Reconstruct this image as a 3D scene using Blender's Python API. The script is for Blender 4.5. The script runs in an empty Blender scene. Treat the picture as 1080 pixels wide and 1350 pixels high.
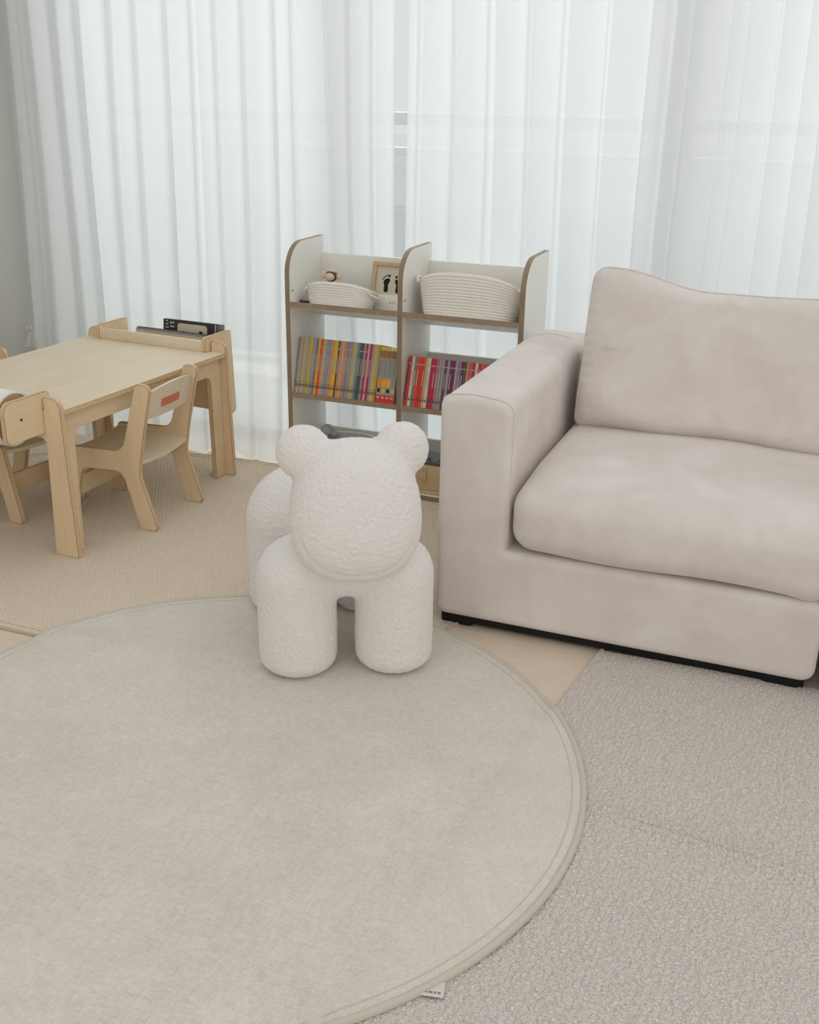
import bpy, bmesh, math, random
import numpy as np
from mathutils import Matrix, Vector, noise as mnoise

random.seed(7)
rng = np.random.default_rng(7)
scene = bpy.context.scene
COL = scene.collection
PI = math.pi
R = math.radians

# ------------------------------------------------------------------ camera
FPX = 1406.9
pitch, yaw, roll = 0.3780, 0.3717, 0.0162
CAMZ = 1.36
fw = Vector((-math.sin(yaw) * math.cos(pitch), math.cos(yaw) * math.cos(pitch), -math.sin(pitch)))
r0 = Vector((math.cos(yaw), math.sin(yaw), 0.0))
u0 = r0.cross(fw)
rr = r0 * math.cos(roll) + u0 * math.sin(roll)
uu = u0 * math.cos(roll) - r0 * math.sin(roll)
cd = bpy.data.cameras.new('camera')
cd.sensor_fit = 'HORIZONTAL'
cd.sensor_width = 36.0
cd.lens = 36.0 * FPX / 1080.0
cam = bpy.data.objects.new('camera', cd)
COL.objects.link(cam)
cam.matrix_world = Matrix(((rr.x, uu.x, -fw.x, 0), (rr.y, uu.y, -fw.y, 0), (rr.z, uu.z, -fw.z, CAMZ), (0, 0, 0, 1)))
cd.clip_start = 0.05
scene.camera = cam

# ------------------------------------------------------------------ light
world = bpy.data.worlds.new('overcast_sky')
scene.world = world
world.use_nodes = True
bg = world.node_tree.nodes['Background']
bg.inputs['Color'].default_value = (1.0, 0.985, 0.965, 1)
bg.inputs['Strength'].default_value = 0.83


def area_light(name, loc, rot, sx, sy, radiance, color=(1, 1, 1)):
    l = bpy.data.lights.new(name, 'AREA')
    l.shape = 'RECTANGLE'
    l.size, l.size_y = sx, sy
    l.energy = radiance * PI * sx * sy
    l.color = color
    o = bpy.data.objects.new(name, l)
    COL.objects.link(o)
    o.location = loc
    o.rotation_euler = rot
    return o


# daylight of the open air in front of the balcony window
dl = area_light('daylight', (-2.6, 8.6, 4.4), (0, 0, 0), 6.0, 5.0, 3.5, (0.98, 0.99, 1.0))
dl.rotation_euler = (Vector((-1.0, 3.6, 1.2)) - dl.location).to_track_quat('-Z', 'Y').to_euler()

vs = scene.view_settings
vs.view_transform = 'Standard'
vs.look = 'None'
vs.exposure = 0.0
vs.gamma = 1.0
vs.use_curve_mapping = False
scene.cycles.max_bounces = 10
scene.cycles.transparent_max_bounces = 24
scene.cycles.sample_clamp_indirect = 4.0


# ------------------------------------------------------------------ materials
def lin(c):
    return tuple(((v / 255) / 12.92 if v / 255 <= 0.04045 else ((v / 255 + 0.055) / 1.055) ** 2.4) for v in c)


MATS = {}


def new_mat(name, rgb, rough=0.6, spec=0.3, sheen=0.0):
    m = bpy.data.materials.new(name)
    m.use_nodes = True
    b = m.node_tree.nodes['Principled BSDF']
    b.inputs['Base Color'].default_value = (*lin(rgb), 1)
    b.inputs['Roughness'].default_value = rough
    b.inputs['Specular IOR Level'].default_value = spec
    if sheen:
        b.inputs['Sheen Weight'].default_value = sheen
        b.inputs['Sheen Roughness'].default_value = 0.5
    MATS[name] = m
    return m


def N(m, t, **kw):
    n = m.node_tree.nodes.new(t)
    for k, v in kw.items():
        setattr(n, k, v)
    return n


def L(m, a, b):
    m.node_tree.links.new(a, b)


def bsdf(m):
    return m.node_tree.nodes['Principled BSDF']


def coords(m, scale=(1, 1, 1), rot=(0, 0, 0)):
    tc = N(m, 'ShaderNodeTexCoord')
    mp = N(m, 'ShaderNodeMapping')
    mp.inputs['Scale'].default_value = scale
    mp.inputs['Rotation'].default_value = rot
    L(m, tc.outputs['Object'], mp.inputs['Vector'])
    return mp.outputs['Vector']


def noise_tex(m, vec, scale, detail=3, rough=0.55, dist=0.0):
    n = N(m, 'ShaderNodeTexNoise')
    n.inputs['Scale'].default_value = scale
    n.inputs['Detail'].default_value = detail
    n.inputs['Roughness'].default_value = rough
    n.inputs['Distortion'].default_value = dist
    L(m, vec, n.inputs['Vector'])
    return n.outputs['Fac']


def tint(m, fac, rgb_a, rgb_b, lo=0.3, hi=0.7):
    r = N(m, 'ShaderNodeValToRGB')
    r.color_ramp.elements[0].position = lo
    r.color_ramp.elements[1].position = hi
    r.color_ramp.elements[0].color = (*lin(rgb_a), 1)
    r.color_ramp.elements[1].color = (*lin(rgb_b), 1)
    L(m, fac, r.inputs['Fac'])
    L(m, r.outputs['Color'], bsdf(m).inputs['Base Color'])
    return r


def bump(m, fac, strength=0.3, dist=0.002, prev=None):
    b = N(m, 'ShaderNodeBump')
    b.inputs['Strength'].default_value = strength
    b.inputs['Distance'].default_value = dist
    L(m, fac, b.inputs['Height'])
    if prev is not None:
        L(m, prev, b.inputs['Normal'])
    L(m, b.outputs['Normal'], bsdf(m).inputs['Normal'])
    return b.outputs['Normal']


def math_node(m, op, a, b):
    n = N(m, 'ShaderNodeMath', operation=op)
    for i, v in enumerate((a, b)):
        if isinstance(v, (int, float)):
            n.inputs[i].default_value = v
        else:
            L(m, v, n.inputs[i])
    return n.outputs[0]


# walls, floor
m = new_mat('wall_paint', (196, 196, 192), 0.8, 0.2)
bump(m, noise_tex(m, coords(m), 140, 3), 0.08, 0.002)
m = new_mat('floor_laminate', (226, 210, 190), 0.38, 0.35)
f = noise_tex(m, coords(m, (3, 14, 1)), 3, 4)
tint(m, f, (222, 205, 184), (230, 215, 196))
m = new_mat('window_white', (232, 233, 233), 0.4, 0.4)
m = new_mat('rail_metal', (244, 244, 244), 0.45, 0.5)
m = new_mat('outside_concrete', (246, 246, 244), 0.9, 0.1)
m = new_mat('outside_dark_glass', (226, 229, 231), 0.3, 0.5)
m = new_mat('black_plastic', (18, 17, 17), 0.5, 0.3)


def glass_mat():
    m = bpy.data.materials.new('window_glass')
    m.use_nodes = True
    nt = m.node_tree
    nt.nodes.clear()
    o = nt.nodes.new('ShaderNodeOutputMaterial')
    t = nt.nodes.new('ShaderNodeBsdfTransparent')
    t.inputs['Color'].default_value = (0.95, 0.97, 0.97, 1)
    g = nt.nodes.new('ShaderNodeBsdfGlossy')
    g.inputs['Roughness'].default_value = 0.02
    mx = nt.nodes.new('ShaderNodeMixShader')
    mx.inputs[0].default_value = 0.06
    nt.links.new(t.outputs[0], mx.inputs[1])
    nt.links.new(g.outputs[0], mx.inputs[2])
    nt.links.new(mx.outputs[0], o.inputs[0])
    MATS['window_glass'] = m


glass_mat()


def sheer_mat():
    m = bpy.data.materials.new('sheer_voile')
    m.use_nodes = True
    nt = m.node_tree
    nt.nodes.clear()
    o = nt.nodes.new('ShaderNodeOutputMaterial')
    tr = nt.nodes.new('ShaderNodeBsdfTranslucent')
    tr.inputs['Color'].default_value = (0.93, 0.945, 0.955, 1)
    df = nt.nodes.new('ShaderNodeBsdfDiffuse')
    df.inputs['Color'].default_value = (0.90, 0.905, 0.91, 1)
    tp = nt.nodes.new('ShaderNodeBsdfTransparent')
    a = nt.nodes.new('ShaderNodeMixShader')
    a.inputs[0].default_value = 0.42
    b = nt.nodes.new('ShaderNodeMixShader')
    b.inputs[0].default_value = 0.16
    nt.links.new(tr.outputs[0], a.inputs[1])
    nt.links.new(df.outputs[0], a.inputs[2])
    nt.links.new(a.outputs[0], b.inputs[1])
    nt.links.new(tp.outputs[0], b.inputs[2])
    nt.links.new(b.outputs[0], o.inputs[0])
    # fine vertical thread relief
    tc = nt.nodes.new('ShaderNodeTexCoord')
    mp = nt.nodes.new('ShaderNodeMapping')
    mp.inputs['Scale'].default_value = (60, 60, 1.2)
    nz = nt.nodes.new('ShaderNodeTexNoise')
    nz.inputs['Scale'].default_value = 1.0
    nz.inputs['Detail'].default_value = 2
    bp = nt.nodes.new('ShaderNodeBump')
    bp.inputs['Strength'].default_value = 0.04
    bp.inputs['Distance'].default_value = 0.01
    nt.links.new(tc.outputs['Object'], mp.inputs['Vector'])
    nt.links.new(mp.outputs['Vector'], nz.inputs['Vector'])
    nt.links.new(nz.outputs['Fac'], bp.inputs['Height'])
    nt.links.new(bp.outputs['Normal'], tr.inputs['Normal'])
    nt.links.new(bp.outputs['Normal'], df.inputs['Normal'])
    MATS['sheer_voile'] = m


sheer_mat()


def wood_mat(name, a, b, scale, rough=0.5, rot=(0, 0, 0)):
    m = new_mat(name, a, rough, 0.3)
    v = coords(m, scale, rot)
    f = noise_tex(m, v, 4.0, 5, 0.6, 0.6)
    tint(m, f, a, b, 0.3, 0.72)
    bump(m, f, 0.06, 0.001)
    return m


wood_mat('birch_top', (227, 211, 183), (235, 221, 197), (4, 1.1, 4))
wood_mat('birch_upright', (226, 199, 160), (236, 213, 178), (5, 5, 1.0))
wood_mat('birch_long', (226, 201, 163), (236, 215, 181), (5, 1.0, 5))
wood_mat('ply_edge', (212, 182, 140), (226, 200, 162), (30, 30, 30))
wood_mat('ply_edge_dark', (140, 102, 66), (160, 120, 82), (30, 30, 30))
wood_mat('frame_oak', (186, 160, 124), (200, 176, 140), (8, 8, 2))
m = new_mat('shelf_white', (238, 236, 228), 0.45, 0.35)
wood_mat('shelf_edge', (142, 122, 100), (156, 136, 114), (14, 14, 3))
m = new_mat('leather_tag', (216, 128, 100), 0.55, 0.3)
bump(m, noise_tex(m, coords(m), 500, 2), 0.15, 0.0005)

# fabrics
m = new_mat('sofa_suede', (214, 205, 197), 0.9, 0.12, 0.25)
v = coords(m)
f1 = noise_tex(m, v, 5.5, 5, 0.62, 0.4)
tint(m, f1, (214, 205, 197), (229, 222, 216), 0.32, 0.68)
n1 = bump(m, noise_tex(m, v, 700, 2), 0.12, 0.0006)
bump(m, noise_tex(m, v, 9, 3, 0.5, 0.3), 0.25, 0.012, n1)
m = new_mat('sofa_piping', (214, 207, 198), 0.9, 0.1)

m = new_mat('rug_cream', (206, 201, 188), 0.92, 0.1, 0.35)
v = coords(m)
fa = noise_tex(m, v, 4.0, 10, 0.75, 0.8)
fb = noise_tex(m, coords(m, (1, 6, 1)), 60, 3)
fc = noise_tex(m, coords(m, (6, 1, 1)), 60, 3)
fs = math_node(m, 'ADD', math_node(m, 'MULTIPLY', fa, 0.34), math_node(m, 'MULTIPLY', math_node(m, 'ADD', fb, fc), 0.33))
tint(m, fs, (207, 199, 188), (230, 223, 214), 0.40, 0.62)
wv = N(m, 'ShaderNodeTexWave', wave_type='BANDS', bands_direction='X')
wv.inputs['Scale'].default_value = 150
wv.inputs['Distortion'].default_value = 1.5
L(m, v, wv.inputs['Vector'])
wv2 = N(m, 'ShaderNodeTexWave', wave_type='BANDS', bands_direction='Y')
wv2.inputs['Scale'].default_value = 150
wv2.inputs['Distortion'].default_value = 1.5
L(m, v, wv2.inputs['Vector'])
n1 = bump(m, math_node(m, 'ADD', wv.outputs['Fac'], wv2.outputs['Fac']), 0.22, 0.0009)
bump(m, noise_tex(m, v, 160, 4), 0.28, 0.0018, n1)
new_mat('rug_cream_edge', (204, 198, 184), 0.9, 0.1)


def ribbed(name, ca, cb, angle, sx, sy, strength, dist=2.2):
    m = new_mat(name, ca, 0.95, 0.06, 0.1)
    v = coords(m, (1, 1, 1), (0, 0, angle))
    w1 = N(m, 'ShaderNodeTexWave', wave_type='BANDS', bands_direction='X')
    w1.inputs['Scale'].default_value = sx
    w1.inputs['Distortion'].default_value = dist
    w1.inputs['Detail'].default_value = 2
    w1.inputs['Detail Scale'].default_value = 3
    L(m, v, w1.inputs['Vector'])
    w2 = N(m, 'ShaderNodeTexWave', wave_type='BANDS', bands_direction='Y')
    w2.inputs['Scale'].default_value = sy
    w2.inputs['Distortion'].default_value = dist + 0.8
    w2.inputs['Detail'].default_value = 2
    w2.inputs['Detail Scale'].default_value = 3
    L(m, v, w2.inputs['Vector'])
    prod = math_node(m, 'MULTIPLY', w1.outputs['Fac'], math_node(m, 'ADD', w2.outputs['Fac'], 0.4))
    fine = noise_tex(m, v, 260, 3)
    h = math_node(m, 'ADD', prod, math_node(m, 'MULTIPLY', fine, 0.6))
    tint(m, h, ca, cb, 0.2, 1.1)
    bump(m, h, strength, 0.0035)
    return m


ribbed('rug_beige', (220, 202, 178), (248, 235, 216), R(58), 34, 28, 0.8)
ribbed('rug_greige', (209, 199, 190), (240, 232, 224), R(4), 30, 46, 0.9, 6.0)
new_mat('rug_beige_edge', (200, 180, 154), 0.95, 0.05)

m = new_mat('boucle', (243, 239, 234), 0.95, 0.08, 0.2)
v = coords(m)
vo = N(m, 'ShaderNodeTexVoronoi')
vo.inputs['Scale'].default_value = 95
nd = N(m, 'ShaderNodeTexNoise')
nd.inputs['Scale'].default_value = 60
L(m, v, nd.inputs['Vector'])
mixv = N(m, 'ShaderNodeMix', data_type='VECTOR')
mixv.inputs[0].default_value = 0.03
L(m, v, mixv.inputs[4])
L(m, nd.outputs['Color'], mixv.inputs[5])
L(m, mixv.outputs[1], vo.inputs['Vector'])
h = math_node(m, 'ADD', math_node(m, 'MULTIPLY', vo.outputs['Distance'], -0.8), noise_tex(m, v, 330, 3))
bump(m, h, 0.6, 0.0045)

m = new_mat('rope_cotton', (236, 231, 223), 0.9, 0.1)
bump(m, noise_tex(m, coords(m), 400, 2), 0.1, 0.001)
new_mat('paper_white', (236, 234, 230), 0.8, 0.2)
new_mat('spine_pale', (182, 172, 156), 0.6, 0.2)
new_mat('spine_ink', (92, 84, 78), 0.6, 0.2)
new_mat('paper_cream', (208, 198, 180), 0.85, 0.1)
new_mat('cardboard', (190, 160, 126), 0.85, 0.1)
new_mat('ink_black', (34, 32, 32), 0.7, 0.2)
new_mat('grey_plush', (178, 178, 180), 0.95, 0.05)
new_mat('grey_tin', (168, 170, 172), 0.5, 0.4)
new_mat('white_plastic', (226, 226, 224), 0.4, 0.4)
new_mat('tan_plastic', (206, 178, 142), 0.45, 0.4)
new_mat('charcoal_plastic', (84, 86, 88), 0.45, 0.4)
new_mat('dark_wood', (74, 50, 40), 0.5, 0.3)
new_mat('toy_wood', (214, 192, 168), 0.5, 0.3)
new_mat('toy_wood_dark', (86, 62, 48), 0.5, 0.3)
new_mat('ribbon', (216, 212, 202), 0.8, 0.1)
new_mat('book_dark', (58, 54, 53), 0.4, 0.4)
new_mat('book_grey', (132, 132, 130), 0.4, 0.4)
new_mat('book_panel', (214, 203, 182), 0.6, 0.2)


# ------------------------------------------------------------------ mesh helpers
def link(o, parent=None):
    COL.objects.link(o)
    if parent is not None:
        o.parent = parent
    return o


def mk(name, verts, faces, mats, parent=None, smooth=None, fmat=None, loc=None, rot=None):
    me = bpy.data.meshes.new(name)
    me.from_pydata([tuple(v) for v in verts], [], [tuple(f) for f in faces])
    if isinstance(mats, str):
        mats = [mats]
    for x in mats:
        me.materials.append(MATS[x])
    if fmat is not None:
        me.polygons.foreach_set('material_index', fmat)
    me.update()
    if smooth is not None:
        me.polygons.foreach_set('use_smooth', [True] * len(me.polygons))
        if smooth < 179:
            me.set_sharp_from_angle(angle=R(smooth))
    o = bpy.data.objects.new(name, me)
    link(o, parent)
    if loc is not None:
        o.location = loc
    if rot is not None:
        o.rotation_euler = rot
    return o


def tag(o, label, cat, group=None):
    o['label'] = label
    o['category'] = cat
    if group:
        o['group'] = group
    return o


def thing(name, label, cat, loc=(0, 0, 0), rotz=0.0, group=None):
    o = bpy.data.objects.new(name, None)
    o.empty_display_size = 0.05
    link(o)
    o.location = loc
    o.rotation_euler = (0, 0, rotz)
    return tag(o, label, cat, group)


def structure(o):
    o['kind'] = 'structure'
    return o


def box_data(x0, x1, y0, y1, z0, z1, bev=0.0):
    bm = bmesh.new()
    bmesh.ops.create_cube(bm, size=1.0)
    bmesh.ops.scale(bm, vec=(x1 - x0, y1 - y0, z1 - z0), verts=bm.verts)
    bmesh.ops.translate(bm, vec=((x0 + x1) / 2, (y0 + y1) / 2, (z0 + z1) / 2), verts=bm.verts)
    if bev > 0:
        bmesh.ops.bevel(bm, geom=list(bm.edges), offset=bev, segments=2, affect='EDGES', profile=0.5)
    bm.verts.index_update()
    vs_ = [v.co.copy() for v in bm.verts]
    fs_ = [[v.index for v in f.verts] for f in bm.faces]
    bm.free()
    return vs_, fs_


def box(name, x0, x1, y0, y1, z0, z1, mat, parent=None, bev=0.0, **kw):
    v, f = box_data(x0, x1, y0, y1, z0, z1, bev)
    return mk(name, v, f, mat, parent, 35 if bev else None, **kw)


def merge(parts):
    V, F = [], []
    for v, f in parts:
        k = len(V)
        V += list(v)
        F += [[i + k for i in q] for q in f]
    return V, F


def round_poly(pts, seg=6):
    """pts: (x, y, radius) counter-clockwise; returns rounded outline"""
    out = []
    n = len(pts)
    for i in range(n):
        p = Vector(pts[i][:2])
        r = pts[i][2] if len(pts[i]) > 2 else 0
        a = Vector(pts[i - 1][:2])
        b = Vector(pts[(i + 1) % n][:2])
        if r <= 0:
            out.append(p)
            continue
        d1 = (a - p)
        d2 = (b - p)
        l1, l2 = d1.length, d2.length
        d1.normalize()
        d2.normalize()
        ang = d1.angle(d2)
        t = r / math.tan(ang / 2)
        t = min(t, l1 * 0.49, l2 * 0.49)
        r = t * math.tan(ang / 2)
        c = p + (d1 + d2).normalized() * (r / math.sin(ang / 2))
        s = p + d1 * t
        e = p + d2 * t
        a0 = math.atan2(s.y - c.y, s.x - c.x)
        a1 = math.atan2(e.y - c.y, e.x - c.x)
        da = (a1 - a0 + PI) % (2 * PI) - PI
        for k in range(seg + 1):
            q = a0 + da * k / seg
            out.append(c + Vector((math.cos(q), math.sin(q))) * r)
    return out


def plate_data(outline, th, bev=0.0, seg=1, support=0.0, stripes=1):
    """extrude a CCW outline by th along +w. Returns verts (u,v,w), faces, face material (0 cap, 1 edge)"""
    n = len(outline)
    nor = []
    for i in range(n):
        a = outline[i - 1]
        b = outline[(i + 1) % n]
        p = outline[i]
        e1 = (p - a)
        e2 = (b - p)
        if e1.length < 1e-9:
            e1 = e2
        if e2.length < 1e-9:
            e2 = e1
        e1.normalize()
        e2.normalize()
        n1 = Vector((e1.y, -e1.x))
        n2 = Vector((e2.y, -e2.x))
        nn = n1 + n2
        if nn.length < 1e-6:
            nn = n1
        nn.normalize()
        nor.append(nn / max(0.5, nn.dot(n1)))
    rings = []
    if bev > 0:
        if support:
            rings.append((bev + support, 0.0))
        for k in range(seg + 1):
            t = PI / 2 * k / seg
            rings.append((bev * (1 - math.sin(t)), bev * (1 - math.cos(t))))
        for k in range(1, stripes):
            rings.append((0, bev + (th - 2 * bev) * k / stripes))
        for k in range(seg + 1):
            t = PI / 2 * k / seg
            rings.append((bev * (1 - math.cos(t)), th - bev * (1 - math.sin(t))))
        if support:
            rings.append((bev + support, th))
    else:
        for k in range(stripes + 1):
            rings.append((0, th * k / stripes))
    V, F, M = [], [], []
    for off, w in rings:
        for i in range(n):
            q = outline[i] - nor[i] * off
            V.append((q.x, q.y, w))
    K = len(rings)
    for k in range(K - 1):
        dark = bev > 0 and (k < seg + (1 if support else 0) or k >= K - 1 - seg - (1 if support else 0))
        for i in range(n):
            j = (i + 1) % n
            F.append((k * n + i, k * n + j, (k + 1) * n + j, (k + 1) * n + i))
            M.append(2 if dark else 1)
    F.append(tuple(reversed(range(n))))
    M.append(0)
    F.append(tuple((K - 1) * n + i for i in range(n)))
    M.append(0)
    return V, F, M


def plate(name, outline, th, mats, parent, axis='x', at=0.0, bev=0.0012, seg=1, smooth=None, support=0.0, stripes=1, edge_stripes=False):
    """axis x: outline is (y,z); axis y: outline is (x,z); axis z: outline is (x,y); at = start of thickness"""
    V, F, M = plate_data(outline, th, bev, seg, support, stripes)
    flip = False
    if axis == 'x':
        V = [(at + w, u, v) for u, v, w in V]
    elif axis == 'y':
        V = [(u, at + w, v) for u, v, w in V]
        flip = True
    else:
        V = [(u, v, at + w) for u, v, w in V]
    if flip:
        F = [tuple(reversed(f)) for f in F]
    if isinstance(mats, str):
        M = None
    return mk(name, V, F, mats, parent, smooth, M)


def tube_data(path, rad, seg=8, closed=False, caps=True):
    path = [Vector(p) for p in path]
    n = len(path)
    V, F = [], []
    up = None
    for i, p in enumerate(path):
        if closed:
            t = path[(i + 1) % n] - path[i - 1]
        else:
            t = path[min(i + 1, n - 1)] - path[max(i - 1, 0)]
        t.normalize()
        if up is None:
            up = Vector((0, 0, 1)) if abs(t.z) < 0.9 else Vector((0, 1, 0))
        s = t.cross(up)
        if s.length < 1e-5:
            s = t.orthogonal()
        s.normalize()
        up = s.cross(t).normalized()
        r = rad[i] if hasattr(rad, '__len__') else rad
        for k in range(seg):
            a = 2 * PI * k / seg
            V.append(p + s * (math.cos(a) * r) + up * (math.sin(a) * r))
    m_ = n if closed else n - 1
    for i in range(m_):
        j = (i + 1) % n
        for k in range(seg):
            l = (k + 1) % seg
            F.append((i * seg + k, i * seg + l, j * seg + l, j * seg + k))
    if not closed and caps:
        F.append(tuple(reversed(range(seg))))
        F.append(tuple((n - 1) * seg + k for k in range(seg)))
    return V, F


def tube(name, path, rad, mat, parent=None, seg=8, closed=False, **kw):
    v, f = tube_data(path, rad, seg, closed)
    return mk(name, v, f, mat, parent, 60, **kw)


def lathe_data(prof, seg=32, c=(0, 0, 0)):
    V, F = [], []
    for r, z in prof:
        for k in range(seg):
            a = 2 * PI * k / seg
            V.append((c[0] + r * math.cos(a), c[1] + r * math.sin(a), c[2] + z))
    for i in range(len(prof) - 1):
        for k in range(seg):
            l = (k + 1) % seg
            F.append((i * seg + k, i * seg + l, (i + 1) * seg + l, (i + 1) * seg + k))
    F.append(tuple(reversed(range(seg))))
    F.append(tuple((len(prof) - 1) * seg + k for k in range(seg)))
    return V, F


def lathe(name, prof, mat, parent=None, seg=32, c=(0, 0, 0), smooth=40):
    v, f = lathe_data(prof, seg, c)
    return mk(name, v, f, mat, parent, smooth)


def cube_grid(sx, sy, sz, r, nx, ny, nz, deform=None):
    """rounded box surface as one welded grid, centred at the origin"""
    hx, hy, hz = sx / 2, sy / 2, sz / 2

    def ax(h, n):
        # denser toward the rounded rims
        inner = np.linspace(-(h - r), h - r, max(2, n))
        a = np.linspace(0, 1, 6)[:-1]
        lo = -h + r * (1 - np.cos(a * PI / 2)) if False else -h + r * a
        return list(lo) + list(inner) + list(-lo[::-1])
    X, Y, Z = ax(hx, nx), ax(hy, ny), ax(hz, nz)
    idx = {}
    V = []

    def vid(i, j, k):
        key = (i, j, k)
        if key not in idx:
            idx[key] = len(V)
            p = Vector((X[i], Y[j], Z[k]))
            q = Vector((max(-(hx - r), min(hx - r, p.x)), max(-(hy - r), min(hy - r, p.y)), max(-(hz - r), min(hz - r, p.z))))
            d = p - q
            if d.length > 1e-9:
                # cube-to-sphere style relaxation keeps the rim samples even
                d = Vector((math.tan(d.x / r * PI / 4), math.tan(d.y / r * PI / 4), math.tan(d.z / r * PI / 4)))
                d.normalize()
                p = q + d * r
            if deform:
                p = deform(p)
            V.append(p)
        return idx[key]
    a, b, c = len(X), len(Y), len(Z)
    F = []
    for i in range(a - 1):
        for j in range(b - 1):
            F.append((vid(i, j, 0), vid(i, j + 1, 0), vid(i + 1, j + 1, 0), vid(i + 1, j, 0)))
            F.append((vid(i, j, c - 1), vid(i + 1, j, c - 1), vid(i + 1, j + 1, c - 1), vid(i, j + 1, c - 1)))
    for i in range(a - 1):
        for k in range(c - 1):
            F.append((vid(i, 0, k), vid(i + 1, 0, k), vid(i + 1, 0, k + 1), vid(i, 0, k + 1)))
            F.append((vid(i, b - 1, k), vid(i, b - 1, k + 1), vid(i + 1, b - 1, k + 1), vid(i + 1, b - 1, k)))
    for j in range(b - 1):
        for k in range(c - 1):
            F.append((vid(0, j, k), vid(0, j, k + 1), vid(0, j + 1, k + 1), vid(0, j + 1, k)))
            F.append((vid(a - 1, j, k), vid(a - 1, j + 1, k), vid(a - 1, j + 1, k + 1), vid(a - 1, j, k + 1)))
    return V, F


def sphere_data(c, r, sc=(1, 1, 1), seg=20, rings=12, rot=None):
    V, F = [], []
    V.append((0, 0, -1))
    for i in range(1, rings):
        t = -PI / 2 + PI * i / rings
        for k in range(seg):
            a = 2 * PI * k / seg
            V.append((math.cos(t) * math.cos(a), math.cos(t) * math.sin(a), math.sin(t)))
    V.append((0, 0, 1))
    for k in range(seg):
        F.append((0, 1 + (k + 1) % seg, 1 + k))
    for i in range(rings - 2):
        for k in range(seg):
            l = (k + 1) % seg
            F.append((1 + i * seg + k, 1 + i * seg + l, 1 + (i + 1) * seg + l, 1 + (i + 1) * seg + k))
    top = len(V) - 1
    b0 = 1 + (rings - 2) * seg
    for k in range(seg):
        F.append((b0 + k, b0 + (k + 1) % seg, top))
    out = []
    for v in V:
        p = Vector((v[0] * r * sc[0], v[1] * r * sc[1], v[2] * r * sc[2]))
        if rot is not None:
            p = rot @ p
        out.append(p + Vector(c))
    return out, F


def smoothstep(a, b, x):
    t = max(0.0, min(1.0, (x - a) / (b - a)))
    return t * t * (3 - 2 * t)


# ------------------------------------------------------------------ setting
WALLX = -3.03
WINY = 3.72
structure(box('floor', WALLX - 0.1, 3.2, -1.4, WINY + 0.15, -0.05, 0.0, 'floor_laminate'))
structure(box('wall_left', WALLX - 0.1, WALLX, -1.4, WINY + 0.15, 0.0, 2.5, 'wall_paint'))
v, fc_ = merge([box_data(WALLX, -2.93, WINY, WINY + 0.15, 0, 2.5), box_data(-2.93, 3.2, WINY, WINY + 0.15, 2.36, 2.5)])
structure(mk('wall_window', v, fc_, 'wall_paint'))
structure(box('trim_1', WALLX, 3.2, 3.50, 3.64, 2.44, 2.5, 'window_white', bev=0.003))

win = bpy.data.objects.new('window_1', None)
link(win)
structure(win)
win.location = (0, 0, 0)
stiles = [(-2.93, -2.86), (-1.78, -1.70), (-0.62, -0.50), (0.62, 0.70), (1.85, 1.95), (3.1, 3.2)]
for a, b in stiles:
    box('window_stile', a, b, WINY + 0.02, WINY + 0.10, 0.03, 2.33, 'window_white', win, 0.004)
box('window_sill', -2.93, 3.2, WINY + 0.0, WINY + 0.14, 0.0, 0.045, 'window_white', win, 0.004)
box('window_head', -2.93, 3.2, WINY + 0.0, WINY + 0.14, 2.29, 2.36, 'window_white', win, 0.004)
for i in range(len(stiles) - 1):
    x0, x1 = stiles[i][1], stiles[i + 1][0]
    box('pane', x0, x1, WINY + 0.055, WINY + 0.061, 0.045, 2.29, 'window_glass', win)

# balcony outside
structure(box('balcony_floor', -5.5, 4.5, WINY + 0.15, 5.2, -0.12, -0.03, 'outside_concrete'))
rail = thing('balcony_railing', 'grey two-bar balcony railing with glass panels seen through the sheer curtains', 'railing', (0, 4.75, -0.03))
box('top_rail', -5.3, 4.3, -0.03, 0.03, 1.235, 1.29, 'rail_metal', rail, 0.005)
box('lower_rail', -5.3, 4.3, -0.02, 0.02, 1.10, 1.14, 'rail_metal', rail, 0.004)
box('bottom_rail', -5.3, 4.3, -0.02, 0.02, 0.06, 0.10, 'rail_metal', rail, 0.004)
for i in range(8):
    x = -5.2 + i * 1.33
    box('post', x - 0.025, x + 0.025, -0.025, 0.025, 0.0, 1.235, 'rail_metal', rail, 0.004)
    if i < 7:
        box('glass_panel', x + 0.03, x + 1.30, -0.005, 0.005, 0.10, 1.10, 'window_glass', rail)

# apartment block across the street, below eye level
bl = thing('apartment_block', 'pale apartment block across the street glimpsed through the curtain gap', 'building', (-6.0, 13.0, -6.0))
box('facade', -9, 16, 0, 5, 0, 6.45, 'outside_concrete', bl)
box('parapet', -9.1, 16.1, -0.12, 5.1, 6.45, 6.62, 'outside_concrete', bl, 0.01)
for i in range(11):
    for j in range(2):
        x_, z_ = -8.2 + i * 2.2, 3.4 + j * 1.55
        w_ = box('window', x_, x_ + 1.2, -0.05, 0.02, z_, z_ + 1.0, 'window_white', bl, 0.01)
        box('pane', x_ + 0.06, x_ + 1.14, -0.06, -0.045, z_ + 0.06, z_ + 0.94, 'outside_dark_glass', w_)

# ------------------------------------------------------------------ curtains
def unproj_y(px, py, Y):
    d = fw + rr * ((px - 540) / FPX) + uu * ((675 - py) / FPX)
    t = Y / d.y
    return d.x * t, CAMZ + d.z * t


ZT = 2.44


def hang_off(X, z):
    o = -0.085 + 0.170 * smoothstep(-1.93, -1.74, X) - 0.04 * smoothstep(-0.95, -0.6, X)
    return o * (1 - z / ZT) ** 0.5


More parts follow.
